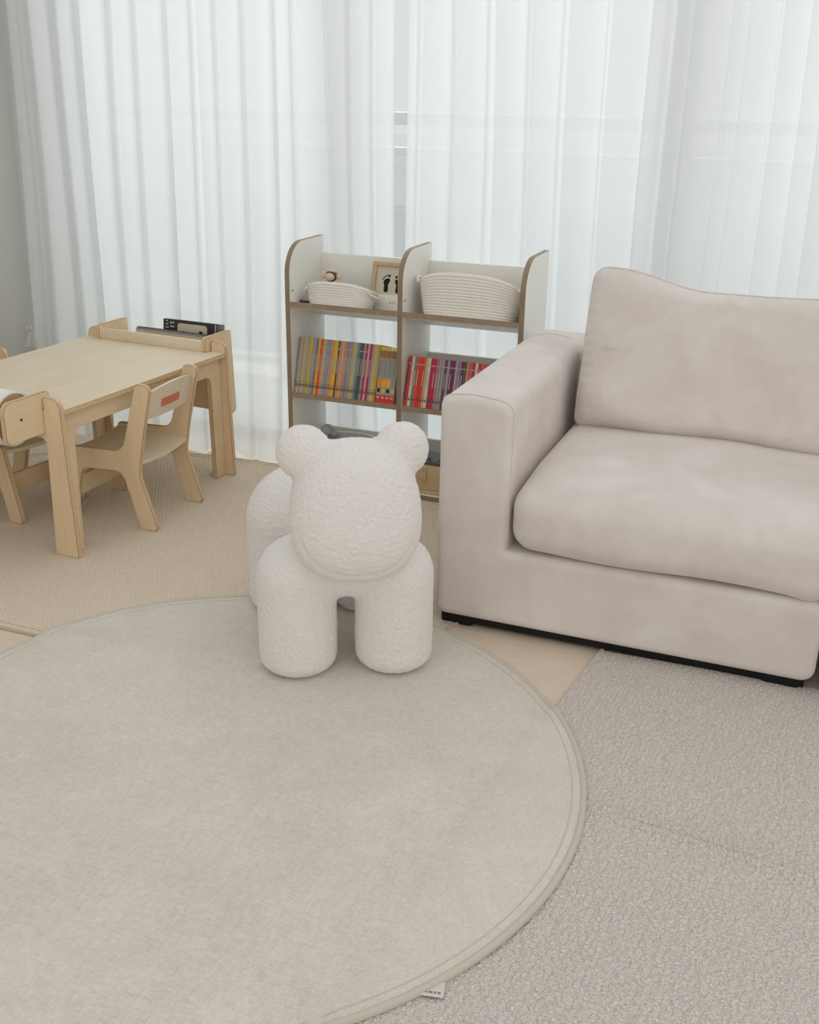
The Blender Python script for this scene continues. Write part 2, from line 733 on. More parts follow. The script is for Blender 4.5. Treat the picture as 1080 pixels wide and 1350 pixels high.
def curtain(name, label, edges, tie=False, seed=1):
    rs = random.Random(seed)
    path = []      # (X, dy, fold index)
    for i in range(len(edges) - 1):
        a, b = edges[i], edges[i + 1]
        w = b - a
        ov = min(0.006, 0.08 * w)
        dep = min(0.050, 0.42 * w) * rs.uniform(0.8, 1.2)
        # nearly flat run from the back of the fold to its front lip, then a short return
        for xx, yy in ((0.02, 0.50), (0.08, 0.36), (0.22, 0.10), (0.45, -0.20), (0.72, -0.42), (0.92, -0.50), (0.99, -0.44)):
            path.append((a + xx * w, yy * dep, i))
        path.append((b - 0.2 * ov, -0.30 * dep, i))
        path.append((b - 0.7 * ov, 0.12 * dep, i))
    # smooth
    P = np.array([(p[0], p[1]) for p in path])
    tt = np.arange(len(P))
    fine = np.arange(0, len(P) - 1 + 1e-6, 0.5)

    def cr(v):
        out = []
        for t in fine:
            i = min(int(t), len(v) - 2)
            f = t - i
            p0, p1, p2, p3 = v[max(i - 1, 0)], v[i], v[i + 1], v[min(i + 2, len(v) - 1)]
            out.append(0.5 * ((2 * p1) + (-p0 + p2) * f + (2 * p0 - 5 * p1 + 4 * p2 - p3) * f * f + (-p0 + 3 * p1 - 3 * p2 + p3) * f ** 3))
        return np.array(out)
    xs, ds = cr(P[:, 0]), cr(P[:, 1])
    fold = [path[min(int(t), len(path) - 1)][2] for t in fine]
    drift = {i: rs.uniform(-0.012, 0.012) for i in range(len(edges))}
    amp = {i: rs.uniform(0.8, 1.25) for i in range(len(edges))}
    rows = 26
    V, F = [], []
    for j in range(rows):
        z = 0.012 + (ZT - 0.012) * j / (rows - 1)
        for k in range(len(xs)):
            lowf = 1 - z / ZT
            X = xs[k] + drift[fold[k]] * lowf + 0.004 * math.sin(z * 3.1 + xs[k] * 7)
            sp = 1.0 + 0.25 * lowf * (amp[fold[k]] - 1) * 4 * 0.5
            Yv = 3.55 + hang_off(xs[k], z) + ds[k] * sp + 0.006 * math.sin(z * 2.3 + xs[k] * 11)
            if tie and k < 14:
                g = math.exp(-((z - 0.45) / 0.05) ** 2)
                X += 0.012 * g * (1 - k / 14)
                Yv -= 0.010 * g
            V.append((X, Yv, z + (0.010 * math.sin(xs[k] * 23) if j == 0 else 0)))
    n = len(xs)
    for j in range(rows - 1):
        for k in range(n - 1):
            F.append((j * n + k, j * n + k + 1, (j + 1) * n + k + 1, (j + 1) * n + k))
    o = mk(name, V, F, 'sheer_voile', None, 180)
    return tag(o, label, 'curtain', 'sheer window curtains')


left_px = [24, 50, 90, 117, 157, 187, 227, 262, 290, 325, 365, 398, 431, 462, 490, 519]
right_px = [534, 547, 592, 640, 690, 735, 790, 845, 875, 897, 950, 970, 1010, 1045, 1075]
le = [unproj_y(p, 200, 3.50 if p < 380 else 3.60)[0] for p in left_px]
le = sorted(le)
re_ = [unproj_y(p, 200, 3.60)[0] for p in right_px]
while re_[-1] < 1.9:
    re_.append(re_[-1] + random.uniform(0.085, 0.13))
curtain('sheer_curtain', 'white sheer curtain hanging behind the wooden play table, left of the gap', le, True, 3)
curtain('sheer_curtain', 'white sheer curtain hanging behind the sofa, right of the gap', re_, False, 5)

# little bow tied to the left curtain hem
tx, tz = -2.955, 0.445
bow = thing('curtain_tie', 'small cream ribbon bow tied on the outer edge of left curtain', 'ribbon', (tx, 3.385, tz))


def loop(sx, rad, w):
    pts = []
    for k in range(14):
        a = 2 * PI * k / 14
        pts.append((sx * (rad + rad * math.cos(a + PI)), 0.004 * math.sin(a), 0.75 * rad * math.sin(a) + 0.3 * rad))
    return tube_data(pts, w, 6, True)


for s in (-1, 1):
    v, f_ = loop(s, 0.010, 0.0035)
    mk('loop', v, f_, 'ribbon', bow, 60)
    V = []
    F = []
    for k in range(8):
        t = k / 7
        cx = s * 0.020 * t ** 0.8 + 0.002 * math.sin(t * 6)
        w = 0.004 + 0.009 * t
        for dy in (-0.002, 0.002):
            V.append((cx - w, dy - 0.006 * t, -0.075 * t))
            V.append((cx + w, dy - 0.006 * t, -0.075 * t))
    for k in range(7):
        a = k * 4
        F += [(a, a + 1, a + 5, a + 4), (a + 2, a + 6, a + 7, a + 3), (a, a + 4, a + 6, a + 2), (a + 1, a + 3, a + 7, a + 5)]
    F += [(0, 2, 3, 1), (28, 29, 31, 30)]
    mk('tail', V, F, 'ribbon', bow, 60)
v, f_ = sphere_data((0, -0.002, 0.002), 0.006, (1, 0.8, 1.1), 12, 8)
mk('knot', v, f_, 'ribbon', bow, 60)

# ------------------------------------------------------------------ rugs
RC = (-1.079, 1.672, 0.772)      # cream round rug
BC = (-1.885, 2.70, 1.10, 0.735)        # beige oblong rug: centre and half sizes


def beige_r(a):
    return 1.0 / ((abs(math.cos(a)) / BC[2]) ** 2.3 + (abs(math.sin(a)) / BC[3]) ** 2.3) ** (1 / 2.3)

GR = [(-0.398, 2.474), (1.7, 2.54), (1.7, 0.45), (-0.62, 0.45)]   # greige runner corners


def beige_h(x, y):
    d = math.hypot(x - BC[0], y - BC[1]) - beige_r(math.atan2(y - BC[1], x - BC[0]))
    return 0.006 * (1 - smoothstep(-0.012, 0.03, d))


def greige_left(y):
    return -0.398 - 0.128 * (2.474 - y) + 0.02 * math.sin(y * 2)


def greige_h(x, y):
    return 0.0085 * smoothstep(greige_left(y) - 0.03, greige_left(y) + 0.005, x) * (1 - smoothstep(2.44, 2.47, y))


def disc_rug(name, label, C, th, under, mat, edge_mat, edge_r, wrinkle, wob, rfun=None):
    t = thing(name, label, 'rug', (C[0], C[1], 0))
    nr, na = 40, 160
    V, F = [], []

    def rad(a):
        if rfun:
            return rfun(a)
        return C[2] * (1 + wob * math.sin(3 * a + 1.0) + wob * 0.6 * math.sin(5 * a + 2.2))
    V.append((0, 0, under(C[0], C[1]) + th))
    for i in range(1, nr + 1):
        for k in range(na):
            a = 2 * PI * k / na
            r = rad(a) * (i / nr) ** 0.8
            x, y = r * math.cos(a), r * math.sin(a)
            V.append((x, y, under(C[0] + x, C[1] + y) + th + wrinkle(C[0] + x, C[1] + y)))
    for k in range(na):
        F.append((0, 1 + k, 1 + (k + 1) % na))
    for i in range(nr - 1):
        for k in range(na):
            l = (k + 1) % na
            F.append((1 + i * na + k, 1 + (i + 1) * na + k, 1 + (i + 1) * na + l, 1 + i * na + l))
    top = len(V)
    for k in range(na):
        a = 2 * PI * k / na
        r = rad(a)
        x, y = r * math.cos(a), r * math.sin(a)
        V.append((x, y, under(C[0] + x, C[1] + y) + 0.0005))
    b0 = 1 + (nr - 1) * na
    for k in range(na):
        l = (k + 1) % na
        F.append((b0 + k, top + k, top + l, b0 + l))
    mk('rug_pile', V, F, mat, t, 60)
    path = []
    for k in range(na * 2):
        a = PI * k / na
        r = rad(a) + edge_r * 0.1
        x, y = r * math.cos(a), r * math.sin(a)
        path.append((x, y, under(C[0] + x, C[1] + y) + th * 0.55 + wrinkle(C[0] + x, C[1] + y)))
    tube('bound_edge', path, edge_r, edge_mat, t, 10, True)
    path = []
    for k in range(na * 2):
        a = PI * k / na
        r = rad(a) - 0.022
        x, y = r * math.cos(a), r * math.sin(a)
        path.append((x, y, under(C[0] + x, C[1] + y) + th + wrinkle(C[0] + x, C[1] + y) - 0.0006))
    tube('edge_stitching', path, 0.0018, edge_mat, t, 6, True)
    return t


def seg_ridge(p, q, h, w):
    p, q = Vector(p), Vector(q)

    def fn(x, y):
        d = q - p
        t = max(0, min(1, ((x - p.x) * d.x + (y - p.y) * d.y) / d.length_squared))
        c = p + d * t
        dd = (x - c.x) ** 2 + (y - c.y) ** 2
        return h * math.exp(-dd / (w * w)) * (0.35 + 0.65 * math.sin(PI * min(1, t * 0.85 + 0.15)))
    return fn


w1 = seg_ridge((-1.82, 1.995), (-1.30, 1.955), 0.009, 0.030)
disc_rug('oval_rug', 'beige woven oval rug under the wooden play table', BC, 0.0055, lambda x, y: 0.0, 'rug_beige', 'rug_beige_edge', 0.0048, lambda x, y: 0.0, 0.004, beige_r)
cream = disc_rug('round_rug', 'large cream round rug filling the foreground under the bear stool', RC, 0.008,
                 lambda x, y: max(beige_h(x, y), greige_h(x, y)), 'rug_cream', 'rug_cream_edge', 0.0078,
                 lambda x, y: w1(x, y) + 0.0012 * math.sin(x * 9 + 1) * math.sin(y * 8), 0.003)
# small sewn-in tag on the rug's edge
tp = unproj_y
d = math.hypot(-0.428 - RC[0], 1.235 - RC[1])
tg = box('sewn_tag', 0.0, 0.045, -0.012, 0.020, 0, 0.0012, 'ribbon', cream, 0.0004, loc=(-0.455 - RC[0], 1.232 - RC[1], 0.0135), rot=(0, 0, R(12)))
for i, (x0, w_) in enumerate(((0.006, 0.006), (0.014, 0.004), (0.020, 0.007), (0.029, 0.004), (0.035, 0.005))):
    box('tag_lettering', x0, x0 + w_, -0.006, -0.0015, 0.0012, 0.0015, 'book_grey', tg)

# greige runner
r1a = seg_ridge((-0.29, 1.810), (0.30, 1.745), 0.019, 0.0085)
r1b = seg_ridge((-0.29, 1.790), (0.30, 1.725), 0.017, 0.0085)


def r1(x, y):
    # a pinched fold: two lips with a narrow groove between them
    return r1a(x, y) + r1b(x, y)


r2 = seg_ridge((-0.33, 1.98), (-0.02, 1.93), 0.003, 0.02)
run = thing('runner_rug', 'greige ribbed rug with a crease lying in front of the sofa', 'rug', (0.5, 1.5, 0))
nx, ny = 520, 400
V, F = [], []
for j in range(ny + 1):
    t = j / ny
    y0 = 2.474 - t * (2.474 - 0.45)
    for i in range(nx + 1):
        s = i / nx
        xl = greige_left(y0)
        x = xl + (1.7 - xl) * s
        y = y0 + (0.066 * s if True else 0) * (1 - t)
        z = 0.0085 + 0.0003 * (1 if i % 2 else -1) + r1(x, y) + r2(x, y) + 0.0008 * math.sin(x * 13) * math.sin(y * 11 + 2)
        if j == 0:
            y += 0.004 if i % 2 else -0.003
            z = 0.005
        V.append((x - 0.5, y - 1.5, z))
n = nx + 1
for j in range(ny):
    for i in range(nx):
        F.append((j * n + i, (j + 1) * n + i, (j + 1) * n + i + 1, j * n + i + 1))
k0 = len(V)
# skirt down to the floor
rim = [i for i in range(n)] + [j * n + nx for j in range(1, ny + 1)] + [ny * n + i for i in range(nx - 1, -1, -1)] + [j * n for j in range(ny - 1, 0, -1)]
for q in rim:
    x, y, z = V[q]
    V.append((x, y, 0.0004))
for a in range(len(rim)):
    b = (a + 1) % len(rim)
    F.append((rim[a], rim[b], k0 + b, k0 + a))
mk('rug_pile', V, F, 'rug_greige', run, 60)
path = [(greige_left(y) - 0.5, y - 1.5, 0.0065) for y in np.linspace(2.47, 0.46, 60)]
tube('bound_edge', path, 0.0055, 'rug_greige', run, 8)

# ------------------------------------------------------------------ sofa
SX0, SX1, SY0, SY1 = -0.878, 0.098, 2.449, 3.34
sofa = thing('sofa', 'off-white suede sofa half with a wide arm beside the bookshelf', 'sofa', (SX0, SY0, 0))


def loc_s(V):
    return [(v[0] - SX0, v[1] - SY0, v[2]) for v in V]


out = round_poly([(SX0, 0.034, 0.030), (SX1, 0.034, 0.034), (SX1, 0.246, 0.030), (-0.688, 0.246, 0.004), (-0.688, 0.638, 0.036), (-0.80, 0.652, 0.20), (SX0, 0.640, 0.030)], 8)
V, F, M = plate_data(out, SY1 - SY0, 0.020, 5, 0.004, 1)
V = [(u, SY0 + w, v) for u, v, w in V]
# slight softness on the big faces
V2 = []
for x, y, z in V:
    V2.append((x, y, z))
mk('frame', loc_s(V2), [tuple(reversed(f)) for f in F], 'sofa_suede', sofa, 50)
# backrest shell
v, f_ = cube_grid(SX1 - SX0 - 0.004, 0.20, 0.60, 0.03, 6, 4, 6)
v = [(p[0] + (SX0 + SX1) / 2, p[1] + 3.25 + 0.012, p[2] + 0.345) for p in v]
mk('backrest', loc_s(v), f_, 'sofa_suede', sofa, 180)
# black strip painting in the shadow gap under the base, and feet
box('under_shade_strip', 0.07, SX1 - 0.02 - SX0, 0.024, 0.84, 0.0105, 0.04, 'black_plastic', sofa)
for x in (SX0 + 0.012, SX1 - 0.12):
    for y in (SY0 + 0.020, SY1 - 0.12):
        v, f_, m_ = plate_data(round_poly([(x - SX0, y - SY0, 0.01), (x - SX0 + 0.09, y - SY0, 0.01), (x - SX0 + 0.09, y - SY0 + 0.09, 0.01), (x - SX0, y - SY0 + 0.09, 0.01)], 4), 0.036, 0.003)
        mk('foot', [(a, b, c + 0.001) for a, b, c in v], f_, 'black_plastic', sofa, 40)
# piping round the arm front and across its back end
seam = [(-0.6885, z) for z in np.linspace(0.27, 0.600, 12)]
arc = [p for p in out if p.y > 0.605]
seam += [(p.x, p.y) for p in sorted(arc, key=lambda p: -p.x)]
seam = [q for q in seam if q[0] > SX0 + 0.004]
cxm, czm = -0.78, 0.45
path = [(cxm + (x - cxm) * 1.0 - SX0, 0.0185, z + 0.0008) for x, z in seam]
tube('seam_piping', path, 0.0022, 'sofa_piping', sofa, 6)
ap = sorted([(p.x, p.y) for p in out if p.y > 0.62], key=lambda q: q[0])
path = [(x - SX0, 3.22 - SY0 + 0.03 * math.sin((x - SX0) / 0.19 * PI), float(np.interp(x, [q[0] for q in ap], [q[1] for q in ap])) + 0.0005) for x in np.linspace(SX0 + 0.012, -0.700, 16)]
tube('seam_piping', path, 0.002, 'sofa_piping', sofa, 6)

# seat cushion
cw, cdp, ch = 0.785, 0.70, 0.196
cc = Vector((-0.289, 2.436 + cdp / 2, 0.246 + ch / 2))


def seat_def(p):
    x, y, z = p
    u, w_ = x / (cw / 2), y / (cdp / 2)
    crown = max(0.0, 1 - abs(u) ** 2.6) * max(0.0, 1 - abs(w_) ** 2.6)
    if z > 0:
        z += 0.022 * crown * (z / (ch / 2))
        z -= 0.016 * smoothstep(-0.2, -1.0, w_)
        z += 0.004 * math.sin(x * 9 + 1) * math.sin(y * 8) * crown
    y -= 0.012 * (1 - u * u) * (1 - (z / (ch / 2)) ** 2) * smoothstep(0.3, -1, w_)
    if w_ < -0.5:
        z -= 0.012 * smoothstep(0.72, 0.95, u)
        z += 0.004 * math.sin(u * 5) * smoothstep(0, -0.06, z)
    return Vector((x, y, z))


v, f_ = cube_grid(cw, cdp, ch, 0.062, 26, 22, 5, seat_def)
v = [p + cc for p in v]
sc_ = mk('seat_cushion', loc_s(v), f_, 'sofa_suede', sofa, 180)

# back cushion
bw, bt, bh = 0.760, 0.19, 0.47
tilt = Matrix.Rotation(R(-13), 3, 'X')
bcen = Vector((-0.2775, 3.085, 0.655))


def back_def(p):
    x, y, z = p
    u, w_ = x / (bw / 2), z / (bh / 2)
    puff = max(0.0, 1 - abs(u) ** 2.4) * max(0.0, 1 - abs(w_) ** 2.4)
    s = 1 if y > 0 else -1
    y = y * (0.42 + 0.58 * min(1, 1.25 * (max(0.0, 1 - abs(u) ** 5) * max(0.0, 1 - abs(w_) ** 5)) ** 0.6)) + s * 0.020 * puff
    # sagging top edge with a puffed corner at the arm side
    if z > 0:
        k = (z / (bh / 2)) ** 1.5
        z -= k * 0.050 * smoothstep(-0.82, -0.10, u) * (1 - 0.15 * smoothstep(0.3, 1, u))
    else:
        z += 0.006 * math.sin(u * 7 + 0.5)
    x *= 1 - 0.02 * (z / bh + 0.5)
    # creases fanning from the lower arm-side corner
    if s < 0:
        cr = math.exp(-((u + 0.8) / 0.35) ** 2) * math.exp(-((w_ + 0.1) / 0.7) ** 2)
        y += 0.0035 * cr * math.sin((w_ * 9 + u * 3))
        y += 0.005 * math.sin(u * 4 + w_ * 2.5) * puff
        # puckers along the welted rim
        y += 0.0022 * math.sin(z * 210) * math.exp(-((1 - abs(u)) / 0.10) ** 2) * (1 - abs(w_) ** 4)
        y += 0.0020 * math.sin(x * 190) * math.exp(-((1 - w_) / 0.14) ** 2) * (1 - abs(u) ** 4)
    return Vector((x, y, z))


v, f_ = cube_grid(bw, bt, bh, 0.042, 96, 5, 60, back_def)
v = [tilt @ p + bcen for p in v]
bo = mk('back_cushion', loc_s(v), f_, 'sofa_suede', sofa, 180)
o2 = round_poly([(-bw / 2, -bh / 2, 0.042), (bw / 2, -bh / 2, 0.042), (bw / 2, bh / 2, 0.042), (-bw / 2, bh / 2, 0.042)], 8)
dense = []
for i in range(len(o2)):
    a, b = o2[i], o2[(i + 1) % len(o2)]
    k = max(1, int((b - a).length / 0.02))
    for j in range(k):
        dense.append(a.lerp(b, j / k))
path = []
for q in dense:
    # the welt sits where the front face turns into the border
    p = Vector((q.x * 0.985, -bt / 2 + 0.024, q.y * 0.99))
    path.append(tilt @ back_def(p) + bcen - Vector((SX0, SY0, 0)))
tube('welt', path, 0.0028, 'sofa_piping', sofa, 6, True)

# ------------------------------------------------------------------ bookshelf
BX, BY = -1.763, 3.30
T = 0.018
W = 0.403
D = 0.273
H = 0.862
Z1, Z2, Z0 = 0.666, 0.343, 0.0242
TILT = R(16)          # the display boards slope down toward the back
CT, ST = math.cos(TILT), math.sin(TILT)


def on_board(o, x, ys, zt):
    o.location = (x, BY + ys * CT, zt - ys * ST)
    o.rotation_euler.x -= TILT
    return o


shelf = thing('bookshelf', 'white two-bay display bookshelf with brown edges and rounded tops', 'bookshelf', (BX, BY, 0))
po = round_poly([(0, 0.009, 0.004), (D, 0.009, 0.004), (D, H, 0.004), (0, H, 0.105)], 12)
for i in range(3):
    plate('side_panel', po, T, ['shelf_white', 'shelf_edge', 'shelf_edge'], shelf, 'x', i * (W + T), 0.0008, 1)
for c in range(2):
    x0 = T + c * (W + T)
    for zt in (Z1, Z2, Z0):
        v, f_ = box_data(x0, x0 + W, 0.0, (D - 0.026) / (CT if zt > 0.1 else 1), -T, 0)
        fm = []
        for q in f_:
            ys = [v[i].y for i in q]
            fm.append(1 if max(ys) < 1e-6 else 0)
        mk('shelf_board', v, f_, ['shelf_white', 'shelf_edge'], shelf, None, fm, loc=(0, 0, zt), rot=(-TILT if zt > 0.1 else 0, 0, 0))
    for zl, zh in ((0.588, 0.802), (0.300, 0.478), (0.010, 0.150)):
        box('back_panel', x0, x0 + W, D - 0.022, D - 0.010, zl, zh, 'shelf_white', shelf, 0.0008)
    # small cam-lock caps on the inside of the uprights
    for zz in (0.70, 0.38):
        o = lathe('screw_cap', [(0.0045, 0), (0.0045, 0.001)], 'shelf_edge', shelf, 10)
        o.rotation_euler = (0, R(90), 0)
        o.location = (x0 - 0.0002, 0.022, zz)

ORD = ['first', 'second', 'third', 'fourth', 'fifth', 'sixth', 'seventh', 'eighth', 'ninth', 'tenth', 'eleventh', 'twelfth',
       'thirteenth', 'fourteenth', 'fifteenth', 'sixteenth', 'seventeenth', 'eighteenth', 'nineteenth']
TENS = {2: ('twenty', 'twentieth'), 3: ('thirty', 'thirtieth'), 4: ('forty', 'fortieth')}


def ordinal(n):
    if n <= 19:
        return ORD[n - 1]
    t, u = divmod(n, 10)
    return TENS[t][1] if u == 0 else TENS[t][0] + '-' + ORD[u - 1]


BOOK_COL = {
    'grey-blue': (146, 150, 158), 'tan': (196, 170, 128), 'sage': (158, 164, 140), 'olive': (174, 160, 96), 'stone grey': (158, 156, 150),
    'mustard': (204, 178, 70), 'mauve': (158, 144, 154), 'brown-grey': (136, 124, 116), 'orange': (222, 128, 66), 'red-orange': (206, 86, 52),
    'yellow': (220, 188, 62), 'dark red': (146, 44, 42), 'amber': (228, 170, 78), 'slate': (84, 90, 96), 'crimson': (176, 44, 76),
    'pale pink': (206, 166, 172), 'red': (206, 58, 50), 'plum': (122, 48, 92), 'teal grey': (122, 142, 138), 'rose': (204, 100, 108),
    'ivory': (214, 206, 188), 'violet grey': (142, 128, 154), 'scarlet': (222, 74, 52),
}
for k_, c_ in BOOK_COL.items():
    new_mat('cover_' + k_, c_, 0.45, 0.35)


def book_meshes(w, d, h):
    """cover (spine and two boards), page block and spine prints; spine at y=0, standing on z=0"""
    c = 0.0009
    cov = merge([box_data(0, w, 0, c, 0, h), box_data(0, c, c, d, 0, h), box_data(w - c, w, c, d, 0, h)])
    pg = box_data(c, w - c, c, d - 0.003, 0.002, h - 0.003)
    num = box_data(w * 0.22, w * 0.78, -0.0005, 0, h * 0.115, h * 0.165)
    dot = box_data(w * 0.3, w * 0.7, -0.0005, 0, h * 0.19, h * 0.205)
    ttl = box_data(w * 0.32, w * 0.66, -0.0005, 0, h * 0.42, h * 0.72)
    bar = box_data(0, w, -0.0004, 0, h * 0.84, h * 0.86)
    res = []
    for nm, (v, f_), mt in (('cover', cov, None), ('pages', pg, 'paper_cream'), ('volume_number', num, 'spine_ink'), ('spine_mark', dot, 'spine_ink'),
                            ('spine_title', ttl, 'spine_pale'), ('spine_stripe', bar, 'spine_pale')):
        me = bpy.data.meshes.new(nm)
        me.from_pydata([tuple(p) for p in v], [], f_)
        me.materials.append(MATS[mt] if mt else MATS['cover_tan'])
        me.update()
        res.append((nm, me))
    return res


def book(meshes, cover, loc, lean, label, group, skip=()):
    t = thing('picture_book', label, 'book', loc, 0, group)
    on_board(t, *loc)
    t.rotation_euler.y = lean
    for nm, me in meshes:
        if nm in skip:
            continue
        o = bpy.data.objects.new(nm, me)
        link(o, t)
        if nm == 'cover':
            o.material_slots[0].link = 'OBJECT'
            o.material_slots[0].material = MATS['cover_' + cover]
    return t


LEFT = ['grey-blue', 'tan', 'sage', 'tan', 'stone grey', 'olive', 'mustard', 'stone grey', 'mauve', 'brown-grey', 'amber', 'red-orange', 'orange', 'tan',
        'grey-blue', 'grey-blue', 'stone grey', 'orange', 'mustard', 'yellow', 'dark red', 'stone grey', 'amber', 'orange', 'mauve', 'violet grey', 'mauve',
        'olive', 'tan', 'sage', 'teal grey', 'slate', 'slate', 'stone grey', 'crimson', 'pale pink', 'crimson', 'mauve', 'tan', 'mustard', 'olive']
x = BX + T + 0.003
lean = R(0.8)
nl = len(LEFT)
bwid = 0.313 / nl
msL = book_meshes(bwid * 0.95, 0.16, 0.198)
for i, c_ in enumerate(LEFT):
    dy = random.uniform(0, 0.003)
    book(msL, c_, (x, 0.006 + dy, Z2 + 0.0006), lean, f'thin {c_} book, {ordinal(i + 1)} from left in the left shelf bay', 'thin books in the left bay',
         () if i % 3 else ('spine_stripe',))
    x += bwid
# four thick volumes with printed bands
xb = x + 0.0035
TH = [('orange band', (226, 138, 52)), ('amber band', (232, 164, 48)), ('deep yellow band', (226, 176, 60)), ('grey band', (150, 150, 156))]
new_mat('cover_greybrown', (164, 152, 140), 0.45, 0.35)
new_mat('band_red', (206, 58, 46), 0.45, 0.35)
new_mat('band_brown', (150, 116, 66), 0.45, 0.35)
names4 = ['leftmost', 'second', 'third', 'rightmost']
for i, (nm, c_) in enumerate(TH):
    new_mat('band_' + str(i), c_, 0.45, 0.35)
    w = 0.0165
    t = thing('thick_book', f'thick grey book with red foot and {nm}, {names4[i]} of four beside the divider', 'book', (0, 0, 0), 0, 'thick books by the shelf divider')
    on_board(t, xb, 0.008, Z2 + 0.0002)
    xb += 0.0172
    hh = 0.181
    cov = merge([box_data(0, w, 0, 0.001, 0, hh), box_data(0, 0.001, 0.001, 0.15, 0, hh), box_data(w - 0.001, w, 0.001, 0.15, 0, hh)])
    mk('cover', cov[0], cov[1], 'cover_greybrown', t)
    box('pages', 0.001, w - 0.001, 0.001, 0.147, 0.002, hh - 0.003, 'paper_cream', t)
    box('top_band', 0, w, -0.0005, 0, hh * 0.86, hh * 0.985, 'band_brown', t)
    box('title_strip', w * 0.3, w * 0.62, -0.0005, 0, hh * 0.5, hh * 0.82, 'cover_teal grey', t)
    box('colour_band', 0, w, -0.0005, 0, hh * 0.30, hh * 0.46, 'band_' + str(i), t)
    box('emblem', w * 0.2, w * 0.8, -0.0005, 0, hh * 0.20, hh * 0.27, 'ink_black' if i % 2 == 0 else 'cover_yellow', t)
    box('foot_band', 0, w, -0.0005, 0, 0, hh * 0.15, 'band_red', t)
    box('foot_mark', w * 0.2, w * 0.8, -0.0008, -0.0005, hh * 0.085, hh * 0.12, 'cover_pale pink', t)
# book lying flat on top of them
t = thing('picture_book', 'yellow book lying flat on top of the four thick books', 'book', (0, 0, 0), 0)
on_board(t, BX + T + 0.320, 0.008 + 0.0, Z2)
t.location += Vector((0, ST, CT)) * 0.1815
cov = merge([box_data(0, 0.072, 0, 0.001, 0, 0.012), box_data(0, 0.072, 0.001, 0.14, 0, 0.001), box_data(0, 0.072, 0.001, 0.14, 0.011, 0.012)])
mk('cover', cov[0], cov[1], 'cover_yellow', t)
box('pages', 0.002, 0.070, 0.001, 0.137, 0.001, 0.011, 'paper_cream', t)
for k in (0.042, 0.054):
    box('spine_mark', k, k + 0.004, -0.0005, 0, 0.003, 0.009, 'paper_white', t)

RIGHT = ['red', 'ivory', 'brown-grey', 'scarlet', 'red', 'scarlet', 'tan', 'ivory', 'crimson', 'crimson', 'rose', 'grey-blue', 'stone grey', 'plum', 'grey-blue',
         'plum', 'plum', 'stone grey', 'violet grey', 'plum', 'slate', 'orange', 'rose', 'crimson', 'ivory', 'red', 'rose', 'scarlet', 'teal grey', 'sage',
         'teal grey', 'slate', 'dark red', 'stone grey']
x = BX + 2 * T + W + 0.008
msR = book_meshes(0.0092, 0.15, 0.171)
for i, c_ in enumerate(RIGHT):
    dy = random.uniform(0, 0.003)
    book(msR, c_, (x, 0.006 + dy, Z2 + 0.0006), R(0.8), f'thin {c_} book, {ordinal(i + 1)} from left in the right shelf bay', 'thin books in the right bay',
         () if i % 4 else ('spine_title',))
    x += 0.0099


# rope baskets
def basket(name, label, loc, a_top, b_top, a_bot, b_bot, h, coils, wave, handle_z, rotz=0.0):
    t = thing(name, label, 'basket', loc, rotz, 'rope baskets on the top shelf')
    na = 96
    per = 6
    rows = coils * per
    V, F = [], []

    def ring(fr, off, bulge):
        pts = []
        for k in range(na):
            a = 2 * PI * k / na
            ca, sa = math.cos(a), math.sin(a)
            ex = 0.72
            sx = math.copysign(abs(ca) ** ex, ca)
            sy = math.copysign(abs(sa) ** ex, sa)
            A = a_bot + (a_top - a_bot) * fr ** 0.8 + bulge - off
            B = b_bot + (b_top - b_bot) * fr ** 0.8 + bulge - off
            pts.append((A * sx, B * sy, h * fr + wave(a) * fr ** 2))
        return pts
    for i in range(rows + 1):
        fr = i / rows
        ph = (i % per) / per
        V += ring(fr, 0, 0.0040 * abs(math.sin(PI * ph)))
    for i in range(8):
        fr = 1 - i / 7 * 0.94
        V += ring(fr, 0.007, 0)
    tot = rows + 1 + 8
    for i in range(tot - 1):
        for k in range(na):
            l = (k + 1) % na
            F.append((i * na + k, i * na + l, (i + 1) * na + l, (i + 1) * na + k))
    F.append(tuple(reversed(range(na))))
    F.append(tuple((tot - 1) * na + k for k in range(na)))
    mk('basket_body', V, F, 'rope_cotton', t, 60)
    rim = [(p[0], p[1], p[2]) for p in ring(1.0, 0.003, 0)]
    tube('rim_cord', rim, 0.0045, 'rope_cotton', t, 8, True)
    for s in (-1, 1):
        pth = []
        for k in range(13):
            q = -1 + 2 * k / 12
            bow_ = (1 - q * q)
            za = h + wave(0 if s > 0 else PI)
            pth.append((s * (a_top - 0.004 + 0.018 * bow_), q * b_top * 0.62, za - 0.006 + handle_z * bow_))
        tube('handle', pth, 0.0042, 'rope_cotton', t, 8)
    return t


bk1 = basket('rope_basket', 'small low white rope basket holding a wooden monkey', (0, 0, 0), 0.122, 0.074, 0.106, 0.062, 0.068, 9,
             lambda a: 0.004 - 0.010 * (math.cos(a) ** 2) - 0.004 * math.sin(a), -0.012)
on_board(bk1, -1.592, 0.092, Z1 + 0.0003)
bk2 = basket('rope_basket', 'large white coiled rope basket filling the right top shelf', (0, 0, 0), 0.179, 0.092, 0.150, 0.078, 0.124, 14,
             lambda a: 0.014 - 0.026 * (math.cos(a) ** 2) - 0.004 * math.cos(a), 0.020)
on_board(bk2, -1.1225, 0.102, Z1 + 0.0003)
